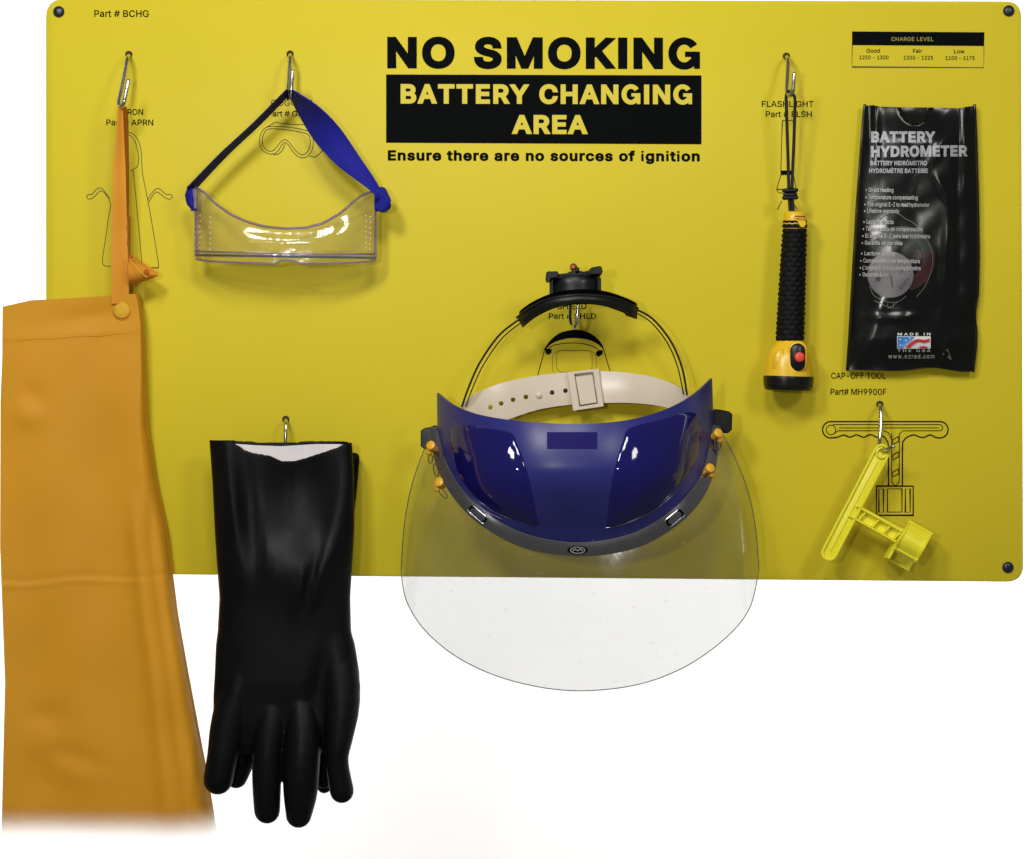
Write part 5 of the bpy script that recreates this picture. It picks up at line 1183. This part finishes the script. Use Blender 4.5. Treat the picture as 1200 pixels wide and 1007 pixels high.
# black band over the head, with ratchet housing and turning bar
OA = [(605.5, 371.5), (622, 359.5), (646, 349), (674, 345), (704, 346), (728, 351.5), (747.5, 360.5)]
IA = [(612.5, 384.5), (628, 372), (650, 361.5), (675, 357), (703, 358), (726, 365), (746.5, 374.5)]
def topband(u, v):
    o, i = ev(OA, u), ev(IA, u)
    return o[0] + (i[0] - o[0]) * v, o[1] + (i[1] - o[1]) * v, 0.050 + 0.034 * (1 - (2 * u - 1) ** 2) + 0.002 * math.sin(v * math.pi) - 0.006 * (v > 0.86)
sheet('top_band', topband, 50, 16, 0.012, M['black'], fs, angle=45)
tube('top_band_lip', [P(topband(i / 40, 0)[0], topband(i / 40, 0)[1] + 0.8, topband(i / 40, 0)[2] + 0.0006) for i in range(41)], 0.0011, M['black'], fs, 8)
def housing():
    V, F = [], []
    N = 36
    prof = [(322.5, 27.5, 14), (324, 29.2, 15.2), (332, 29.6, 15.5), (344, 30, 16), (350, 30, 16)]
    for y, rx, rd in prof:
        for k in range(N):
            a = 2 * math.pi * k / N
            V.append(P(674.5 + rx * math.cos(a), y, 0.060 + rd * S * 1.4 * math.sin(a)))
    for j in range(len(prof) - 1):
        for k in range(N): F.append((j * N + k, j * N + (k + 1) % N, (j + 1) * N + (k + 1) % N, (j + 1) * N + k))
    F.append(tuple(range(N))[::-1]); F.append(tuple(range((len(prof) - 1) * N, len(prof) * N)))
    return V, F
hv, hf = housing()
obj('ratchet_housing', hv, hf, M['black'], fs, angle=50)
slab('ratchet_rib', rrect(644, 327, 648.5, 345, 1), 0.072, 0.01, M['black'], fs, chamfer=0.5)
slab('ratchet_rib', rrect(700, 326, 704.5, 343, 1), 0.072, 0.01, M['black'], fs, chamfer=0.5)
slab('turning_bar', [(647, 321.5), (664, 320.5), (671, 317), (678, 317), (684, 318.5), (700, 315), (703, 321), (690, 324), (668, 325.5), (648, 327)], 0.074, 0.014, M['black'], fs, chamfer=0.8)
slab('turning_grip', [(640.2, 319.5), (642, 318.2), (653, 318), (654.6, 320), (654, 325), (645.5, 326.5), (644.5, 330.2), (640, 329.5), (639.4, 325)], 0.080, 0.022, M['black'], fs, chamfer=0.9)
slab('turning_grip', [(688.5, 318.5), (693, 313.6), (703, 311.8), (705, 313), (706.6, 318.5), (705, 321.5), (692, 322), (688.5, 321)], 0.080, 0.022, M['black'], fs, chamfer=0.9)
disc_stack('pivot_pin', P(671.5, 312.8, 0.072), (0, -1, 0), [(-0.01, 0.0026), (0.0, 0.0026), (0.001, 0.0018)], mat('copper_pin', (0.35, 0.10, 0.05), 0.35, metal=0.8), fs, n=16)
slab('pivot_post', rrect(674, 313.5, 679, 321, 1.5), 0.074, 0.01, M['black'], fs, chamfer=0.6)
# crown straps: thin dark arcs and the lighter strap edge beside them
for pth, r, m_ in (([(609, 374, 0.052), (585, 393, 0.050), (563, 424, 0.050), (550, 452, 0.052), (541.5, 476, 0.056)], 0.0010, 'wire'),
                   ([(611, 378, 0.048), (588, 397, 0.046), (567, 427, 0.046), (555, 452, 0.048), (546, 476, 0.052)], 0.0006, 'wire'),
                   ([(744, 362, 0.052), (765, 374, 0.050), (786, 400, 0.050), (799, 430, 0.052), (805, 462, 0.056)], 0.0010, 'wire'),
                   ([(744, 366, 0.048), (763, 378, 0.046), (782, 402, 0.046), (794, 430, 0.048), (801, 462, 0.052)], 0.0006, 'wire')):
    tube('crown_strap', [P(*p) for p in spl(pth, 40)], r, M[m_], fs, 8)
# side pivots and the four amber knobs with their wire loops
for pts in ([(493, 505), (497, 502), (505, 500.5), (509, 498.5), (513, 499), (513, 522), (506, 526), (497, 526.5), (493, 523)],
            [(835, 482), (838, 479.5), (846, 480.5), (855, 482.5), (858.2, 486), (857.8, 504), (853, 508), (843, 507.5), (837, 502)]):
    slab('side_pivot', pts, 0.055, 0.018, M['black'], fs, chamfer=1.2)
for x, y, q in ((505.5, 524.5, -1), (515.5, 567.5, -1), (841, 510, 1), (831.5, 551, 1)):
    kd = 0.082 if y < 530 else 0.096
    c = P(x, y, kd)
    disc_stack('knob', c + Vector((-0.0005 * q, 0, 0.001)), (q * 0.35, -0.75, 0.35), [(-0.006, 0.0034), (0.0, 0.0036), (0.0005, 0.0042), (0.0030, 0.0042), (0.0036, 0.0034)], M['amber_plastic'], fs, n=20)
    disc_stack('knob_stem', P(x + 3 * q, y + 6, kd - 0.002), (q * 0.5, -0.6, -0.5), [(-0.003, 0.0022), (0.0015, 0.0022), (0.002, 0.0014)], M['amber_plastic'], fs, n=14)
for x, y, a in ((504.5, 538, 0.1), (511, 551, -.2), (519, 578, -.7), (842, 520, 0.05), (836.5, 532, 0.1), (824, 565, .55)):
    pts = ell(x, y, 2.8, 7.5 if a != 0.1 else 5, 20, a)
    tube('wire_loop', [P(px, py, 0.080 if y < 545 else 0.092) for px, py in pts + pts[:2]], 0.00042, M['wire'], fs, 6)

# ================================================================== TORCH
to = thing('torch', 'yellow torch with black ribbed grip and red button hung head down', 'torch', P(928, 350, 0.026))
def taxis(py):
    return interp([(246, 932.2), (262, 931.6), (300, 929.8), (398, 925.6), (440, 924.2), (470, 923.4)], py)
def tor_geo(prof, n=48, dep=0.026, yslope=0.0, rf=None, cx=None):
    V, F = [], []
    for py, r in prof:
        for k in range(n):
            a = 2 * math.pi * k / n
            rr = (rf(py, a, r) if rf else r)
            x = (cx(py) if cx else taxis(py)) + rr * math.cos(a)
            V.append(P(x, py + yslope * (x - 925), dep + rr * S * math.sin(a)))
    for j in range(len(prof) - 1):
        for k in range(n): F.append((j * n + k, j * n + (k + 1) % n, (j + 1) * n + (k + 1) % n, (j + 1) * n + k))
    F.append(tuple(range(n))[::-1]); F.append(tuple(range((len(prof) - 1) * n, len(prof) * n)))
    return V, F
def lin(a, b, n): return [a + (b - a) * i / (n - 1) for i in range(n)]
capp = [(247.5, 9), (248.2, 11.5), (250, 12.8), (256, 13.2), (262, 13.4), (268, 13.3)]
obj('end_cap', *tor_geo(capp, yslope=0.04), M['torch_yellow'], to)
slab('end_cap_tongue', [(934, 258), (944.5, 259), (944, 264), (942, 267), (938, 266), (935, 261)], 0.0385, 0.004, M['torch_yellow'], to, chamfer=0.6)
lines('small_print', [[(931, 253.6), (943.5, 254.2)]], 1.6, on_board(0.0400), M['torch_mark'], to)
def ribs(py, a, r):
    # staggered raised pads moulded in the rubber
    row = (py - 262) / 5.7
    ph = math.floor(row) % 2 * math.pi / 12
    s = max(0, math.sin((row % 1) * math.pi)) ** 0.6
    c = 0.35 + 0.65 * max(0, math.cos((a + ph) * 12)) ** 0.5
    return r + 1.7 * s * c - 0.5
gp = [(y, interp([(258, 13.4), (300, 14.4), (350, 15.4), (398, 16.2)], y)) for y in lin(258.5, 399.5, 200)]
obj('grip', *tor_geo(gp, 96, rf=ribs), M['grip'], to, angle=60)
hp = [(394, 14.5), (397, 15.6), (400, 16.0), (404, 18.6), (410, 22.6), (418, 25.8), (428, 27.8), (438, 28.8), (441.5, 29)]
obj('head', *tor_geo(spl(hp, 26), 56), M['torch_yellow'], to, angle=50)
bz = [(440.8, 28.6), (441.5, 29.5), (444, 29.8), (452, 29.0), (456, 27.6), (457.8, 25.5), (458, 22)]
obj('bezel', *tor_geo(spl(bz, 24), 56, yslope=0.03), M['black'], to, angle=50)
slab('switch_housing', rrect(924, 399.5, 946, 437, 10.5, 8), 0.0462, 0.016, M['torch_yellow'], to, chamfer=1.6, angle=60)
slab('switch_pad', rrect(926.2, 402.5, 943.6, 435, 8.6, 8), 0.0490, 0.010, M['black'], to, chamfer=1.4, angle=60)
disc_stack('switch_button', P(937, 418.6, 0.0490), (0, -1, 0), [(-0.002, 0.0045), (0.0008, 0.0045), (0.0016, 0.0038), (0.0019, 0.002)], M['red'], to, n=24)
slab('moulded_panel', [(905.5, 431.5), (907.5, 416), (912, 409.5), (918, 409.5), (920.5, 416), (921, 430.5), (918, 433), (908, 433)], 0.0452, 0.006, M['torch_yellow'], to, chamfer=1.8, angle=70)
for pth in ([(929.5, 111, 0.041), (925, 107, 0.038), (921.5, 112, 0.037), (921.5, 125, 0.036), (923, 170, 0.034), (924, 205, 0.032), (924.6, 226, 0.031), (926.2, 250, 0.028)],
            [(929.5, 111, 0.041), (931.6, 116, 0.042), (931.4, 135, 0.038), (930, 175, 0.034), (928.6, 205, 0.032), (928.2, 226, 0.031), (929.8, 250, 0.028)]):
    tube('cord', [P(*p) for p in spl(pth, 60)], 0.00150, M['cord'], to, 10)
for y0, w_ in ((223.5, 7.2), (228.5, 6.0), (232, 7.2)):
    tube('cord_stop', [P(926 - w_, y0, 0.0325), P(926 + w_, y0 - 0.4, 0.0325)], 0.0020, M['black'], to, 12)

# ================================================================== HYDROMETER POUCH
bg = thing('hydrometer_pouch', 'black plastic pouch with silver lettering, a round gauge showing through and a small flag emblem', 'pouch', P(1072, 280, 0.012))
BL = [(124, 1013), (140, 1011.5), (180, 1008.5), (250, 1003.5), (330, 999), (400, 995), (434, 992.5)]
BR = [(124, 1142.5), (160, 1144), (230, 1146), (300, 1147), (345, 1146), (362, 1143), (372, 1142.5), (390, 1144.5), (410, 1143.5), (435, 1140.5)]
def bagd(px, py):
    s = (px - interp(BL, py)) / (interp(BR, py) - interp(BL, py)); s = max(0, min(1, s))
    e = math.sin(math.pi * s) ** 0.6 if 0 < s < 1 else 0
    yy = smooth01(124, 170, py) * (1 - smooth01(395, 434, py))
    d = 0.010 + 0.011 * e * yy + 0.004 * e
    d += 0.006 * gauss(px, py, 1054, 312, 44, 48)
    d += 0.0016 * gauss(px, py, 1100, 170, 7, 46, 0.5) - 0.0018 * gauss(px, py, 1090, 175, 8, 46, 0.5)
    d += 0.0022 * gauss(px, py, 1107, 225, 5, 18, -0.5) - 0.0016 * gauss(px, py, 1122, 200, 7, 60, 0.1)
    d += 0.002 * gauss(px, py, 1019, 140, 3.5, 30) - 0.0022 * gauss(px, py, 1027, 150, 4.5, 40)
    d += 0.0022 * gauss(px, py, 1130, 150, 4, 46) + 0.002 * gauss(px, py, 1110, 290, 6, 70, 0.08) - 0.0018 * gauss(px, py, 1122, 310, 7, 60)
    d += 0.003 * gauss(px, py, 1108, 414, 9, 11) - 0.002 * gauss(px, py, 1098, 420, 6, 12) + 0.002 * gauss(px, py, 1050, 372, 26, 6)
    d += 0.002 * gauss(px, py, 1020, 395, 9, 30, 0.4) - 0.003 * gauss(px, py, 1135, 378, 14, 10, 0.4)
    d += 0.0004 * math.sin(px * 0.17 + py * 0.06) * math.sin(py * 0.09 - px * 0.03)
    # arched hanging notch pressed through the film at the top
    q = abs(math.hypot((px - 1072) / 19.0, (py - 121) / 24.0) - 1)
    d += 0.0016 * math.exp(-(q / 0.07) ** 2) - 0.003 * (math.hypot((px - 1072) / 19.0, (py - 121) / 24.0) < 1)
    return d
def bagfn(u, v):
    yt = interp([(0, 124.5), (0.08, 123.2), (0.12, 125), (0.4, 126), (0.62, 126), (0.86, 127), (0.93, 125.2), (1, 124)], u)
    yb = interp([(0, 433), (0.2, 434), (0.4, 434.6), (0.5, 433.4), (0.6, 431), (0.68, 430.6), (0.78, 433), (0.9, 435.6), (1, 435)], u)
    py = yt + (yb - yt) * v
    l, r = interp(BL, py), interp(BR, py)
    px = l + (r - l) * u
    return px, py, bagd(px, py)
sheet('pouch_front', bagfn, 110, 210, 0.0009, M['bag'], bg, angle=80)
def bagback(u, v):
    px, py, d = bagfn(u, v); return px, py, 0.006 + 0.002 * math.sin(3.14 * u)
sheet('pouch_back', bagback, 20, 40, 0.0009, M['bag'], bg, angle=80)
tube('side_seam', [P(interp(BL, y) + 0.5, y, bagd(interp(BL, y), y) - 0.001) for y in lin(124, 433, 50)], 0.0016, M['bag'], bg, 8)
tube('side_seam', [P(interp(BR, y) - 0.5, y, bagd(interp(BR, y), y) - 0.001) for y in lin(124, 434.5, 50)], 0.0016, M['bag'], bg, 8)
def on_bag(l): return lambda px, py: P(px, py, bagd(px, py) + l)
G0, G1, G2, G3 = on_bag(0.0005), on_bag(0.0008), on_bag(0.0011), on_bag(0.0014)
def bag_disc(name, cx, cy, r, mp, m, label=None, a0=0, a1=360, r0=0.0, n=40, nr=8):
    V, F = [], []
    full = a1 - a0 >= 360
    for j in range(nr + 1):
        rr = r0 + (r - r0) * j / nr
        for k in range(n + (0 if full else 1)):
            a = math.radians(a0 + (a1 - a0) * k / n); V.append(mp(cx + rr * math.cos(a), cy + rr * math.sin(a)))
    W = n if full else n + 1
    for j in range(nr):
        for k in range(n):
            F.append((j * W + k, j * W + (k + 1) % W, (j + 1) * W + (k + 1) % W, (j + 1) * W + k))
    return obj(name, V, F, m, bg, label=label, fix=False)
bag_disc('gauge_zone', 1057, 303, 38, G0, M['gauge_green'], 'dull green part of the gauge rim', -140, -15, 24)
bag_disc('gauge_zone', 1057, 303, 39, G0, M['gauge_red'], 'dull red part of the gauge rim', -15, 75, 24)
bag_disc('gauge_face', 1043.5, 322, 27, G1, M['gauge'], 'pale round gauge face seen through the film', r0=0.3)
lines('gauge_ring', [spl([(1027, 262), (1032, 256), (1042, 250), (1052, 250), (1060, 256), (1071, 262), (1082, 275), (1090, 290), (1093, 305), (1090, 322), (1083, 337), (1074, 348)], 90),
                     spl([(1019, 335), (1024, 346), (1034, 352), (1044, 354.5), (1054, 353), (1062, 347)], 40),
                     spl([(1024, 352), (1034, 357), (1043, 360), (1052, 354)], 24), [(1040, 356), (1041, 361), (1047, 361), (1047, 355)]], 0.8, G2, M['gauge_ring'], bg)
star = [(1029 + (5 if k % 2 == 0 else 2.1) * math.sin(k * math.pi / 5), 327 - (5 if k % 2 == 0 else 2.1) * math.cos(k * math.pi / 5)) for k in range(10)]
patch('gauge_star', star, G2, M['gauge_ink'], bg)
patch('gauge_needle', [(1043.5, 324), (1044.6, 323), (1046.6, 336), (1045.4, 337.5)], G2, M['gauge_ink'], bg)
lines('gauge_ticks', [[(1054 + 2 * k, 337 - 2.6 * k), (1057 + 2 * k, 338.6 - 2.6 * k)] for k in range(5)] + [[(1055 + k * 2.2, 321 - k * 1.6), (1056.5 + k * 2.2, 318 - k * 1.4)] for k in range(4)], 0.9, G2, M['gauge_ink'], bg)
text('BATTERY', 1020.8, 1096.4, 167.3, 13.2, G2, M['film_ink'], bg, bold=0.046, track=0.05, slope=0.0, res=4, label='silver heading BATTERY')
text('HYDROMETER', 1020.6, 1134.0, 184.4, 13.2, G2, M['film_ink'], bg, bold=0.046, track=0.05, slope=-0.008, res=4, label='silver heading HYDROMETER')
text('BATTERY HIDRÓMETRO', 1020, 1086.2, 194.0, 5.4, G2, M['film_ink'], bg, bold=0.03, track=0.02, slope=0.0)
text('HYDROMÈTRE BATTERIE', 1018.6, 1087.4, 203.0, 5.4, G2, M['film_ink'], bg, bold=0.03, track=0.02, slope=0.0)
for s, a, b, y in (('• Direct reading', 1014.5, 1047, 225), ('• Temperature compensating', 1014, 1075.5, 233.5), ('• The original E-Z to read hydrometer', 1013, 1089, 241.9),
                   ('• Lifetime warranty', 1012.6, 1053.8, 249.6), ('• Lectura directa', 1011.8, 1047, 262.4), ('• Temperatura de compensación', 1011, 1081, 270.6),
                   ('• El original E-Z para leer hidrómetro', 1010.4, 1090, 278.8), ('• Garantía de por vida', 1009.8, 1057.5, 287), ('• Lecture directe', 1009, 1049, 299.4),
                   ('• Compensation de température', 1008, 1078, 307.8), ("• L'original E-Z pour lire hydromètre", 1007.6, 1079, 316.2), ('• Garantie à vie', 1007, 1041, 324.2)):
    text(s, a, b, y, 5.0, G3, M['film_ink_dim'], bg, bold=0.016, track=0.01, slope=0.012, res=2)
text('MADE IN', 1052, 1090.4, 393.2, 3.0, G2, M['flag_white'], bg, bold=0.02, track=0.22, slope=0.0)
text('THE USA', 1052, 1090.4, 412.6, 2.8, G2, M['film_ink_dim'], bg, bold=0.02, track=0.22, slope=0.0)
grid_patch('flag_emblem', 1051.3, 394.2, 1090.6, 408.8, 16, 8, on_bag(0.0003), M['flag_white'], bg)
patch('flag_emblem', [(1052, 394.8), (1072, 394.8), (1068, 399), (1061, 405), (1057, 408), (1052, 408)], G3, M['flag_blue'], bg)
for off in (0, 6.6):
    a = spl([(1061, 407 + off), (1068, 401 + off), (1075, 397.4 + off), (1083, 398.4 + off), (1089.5, 396.8 + off)], 20)
    b = spl([(1089.5, 400.4 + off), (1083, 401.8 + off), (1076, 401 + off), (1070, 404.6 + off), (1066, 408.0 + off)], 20)
    pts = [(x, min(y, 408.2)) for x, y in a + b]
    if off: pts = [(1076, 408.2), (1078, 406.4), (1083, 405.6), (1087, 407), (1088.5, 408.2)]
    patch('flag_emblem', pts, G3, M['flag_red'], bg)
for x, y in ((1055, 398), (1061.5, 399.2), (1055, 404.5), (1066, 396.6)):
    patch('flag_star', [(x + (1.5 if k % 2 == 0 else .6) * math.sin(k * math.pi / 5), y - (1.5 if k % 2 == 0 else .6) * math.cos(k * math.pi / 5)) for k in range(10)], on_bag(0.0019), M['flag_white'], bg)
text('www.ezred.com', 1041, 1095, 420.2, 5.2, G2, M['film_ink_dim'], bg, track=0.09, slope=0.0)
patch('triangle_mark', [(1104, 415.4), (1110.6, 408.6), (1115.6, 422.8)], G1, M['gauge_ring'], bg)

# ================================================================== CAP TOOL
ct = thing('cap_tool', 'small lemon yellow plastic cap removing tool hanging from the lowest right hook', 'tool', P(1030, 590, 0.030))
ax = Vector((972 - 1033.5, 648 - 530)).normalized(); nx_ = Vector((-ax.y, ax.x))     # along the bar, and its left-hand normal (towards lower right is -nx_)
def tp(s, t): return (1033.5 + ax.x * s + nx_.x * t, 530 + ax.y * s + nx_.y * t)
L = 133
def bar_out(r, s0=0, s1=L, k=10):
    o = []
    for i in range(k + 1): a = math.pi / 2 + math.pi * i / k; o.append(tp(s0 + r * math.cos(a), r * math.sin(a)))
    for i in range(k + 1): a = -math.pi / 2 + math.pi * i / k; o.append(tp(s1 + r * math.cos(a), r * math.sin(a)))
    return o
slab('handle_web', bar_out(8.2), 0.0362, 0.005, M['tool'], ct, chamfer=0.4, angle=50)
o_, i_ = bar_out(9.8), bar_out(6.6)
def ring_geo(o, i, d, th):
    n = len(o); V = [P(*p, d) for p in o] + [P(*p, d) for p in i] + [P(*p, d - th) for p in o] + [P(*p, d - th) for p in i]; F = []
    for k in range(n):
        j = (k + 1) % n
        F += [(k, j, n + j, n + k), (2 * n + k, 3 * n + k, 3 * n + j, 2 * n + j), (k, 2 * n + k, 2 * n + j, j), (n + k, n + j, 3 * n + j, 3 * n + k)]
    return V, F
ho = obj('handle_rim', *ring_geo(o_, i_, 0.0385, 0.011), M['tool'], ct, angle=35)
b_ = ho.modifiers.new('bevel', 'BEVEL'); b_.width = 0.0006; b_.segments = 2; b_.limit_method = 'ANGLE'
tube('handle_rib', [P(*tp(12, 0), 0.0365), P(*tp(L - 4, 0), 0.0365)], 0.0008, M['tool'], ct, 8)
# hanging eye
pts = ell(*tp(1, 0), 5.6, 5.6, 24)
tube('hanging_eye', [P(x, y, 0.0375) for x, y in pts + pts[:1]], 0.0012, M['tool'], ct, 8, round_cap=False)
# stem: two rails, thin web and four cross ribs
st = Vector((1056 - 1003, 628 - 599)).normalized(); sn = Vector((-st.y, st.x))
def sp_(s, t): return (1004 + st.x * s + sn.x * t, 600.5 + st.y * s + sn.y * t)
slab('stem_web', [sp_(-2, -6), sp_(66, -6), sp_(66, 7), sp_(-2, 7)], 0.0325, 0.0025, M['tool'], ct)
slab('stem_rail', [sp_(-4, -8.5), sp_(66, -9), sp_(66, -4.4), sp_(-4, -5.2)], 0.0385, 0.010, M['tool'], ct, chamfer=0.7)
slab('stem_rail', [sp_(-6, 6.2), sp_(58, 6.6), sp_(58, 9.6), sp_(-6, 9)], 0.0385, 0.010, M['tool'], ct, chamfer=0.7)
for s_ in (8, 26, 41, 55):
    slab('stem_rib', [sp_(s_, -4.6), sp_(s_ + 2.6, -4.6), sp_(s_ - 0.6, 6.6), sp_(s_ - 3.2, 6.6)], 0.0375, 0.007, M['tool'], ct, chamfer=0.5)
# socket: open hollow cup at the end of the stem
def q_(s, t): return sp_(s + 60, t)
W0, W1 = -19.5, 32.0
def sockface(u, v):
    s0 = -1 + 31 * u; t0 = W0 + (19.5 - W0) * v
    x, y = q_(s0, t0 if v < 0.75 else t0)
    return x, y, 0.026 + 0.020 * math.sin(math.pi * (0.14 + 0.72 * v)) + 0.0016 * smooth01(0.86, 0.9, v) * (1 - smooth01(0.97, 1, v)) + 0.0022 * smooth01(0.90, 0.93, u) + 0.0014 * (1 - smooth01(0.05, 0.09, u))
sheet('socket_shell', sockface, 40, 40, 0.0025, M['tool'], ct, angle=50, label='rounded lit face of the socket')
slab('socket_wall', [q_(-1, W0 - 2.5), q_(31.5, W0 - 2.5), q_(31.5, W0 + 1.5), q_(-1, W0 + 1.5)], 0.037, 0.022, M['tool'], ct, chamfer=1.6)
slab('socket_wall', [q_(-3, -10), q_(0.5, -10), q_(0.5, 30), q_(-3, 30)], 0.038, 0.022, M['tool'], ct, chamfer=1.2)
slab('socket_wall', [q_(-3, 28), q_(27, 28), q_(27, 31.5), q_(-3, 31.5)], 0.022, 0.016, M['tool'], ct, chamfer=0.8)
slab('socket_base', [q_(0, 9), q_(28, 9), q_(26, 29), q_(0, 29)], 0.016, 0.003, M['tool'], ct, chamfer=0.4)
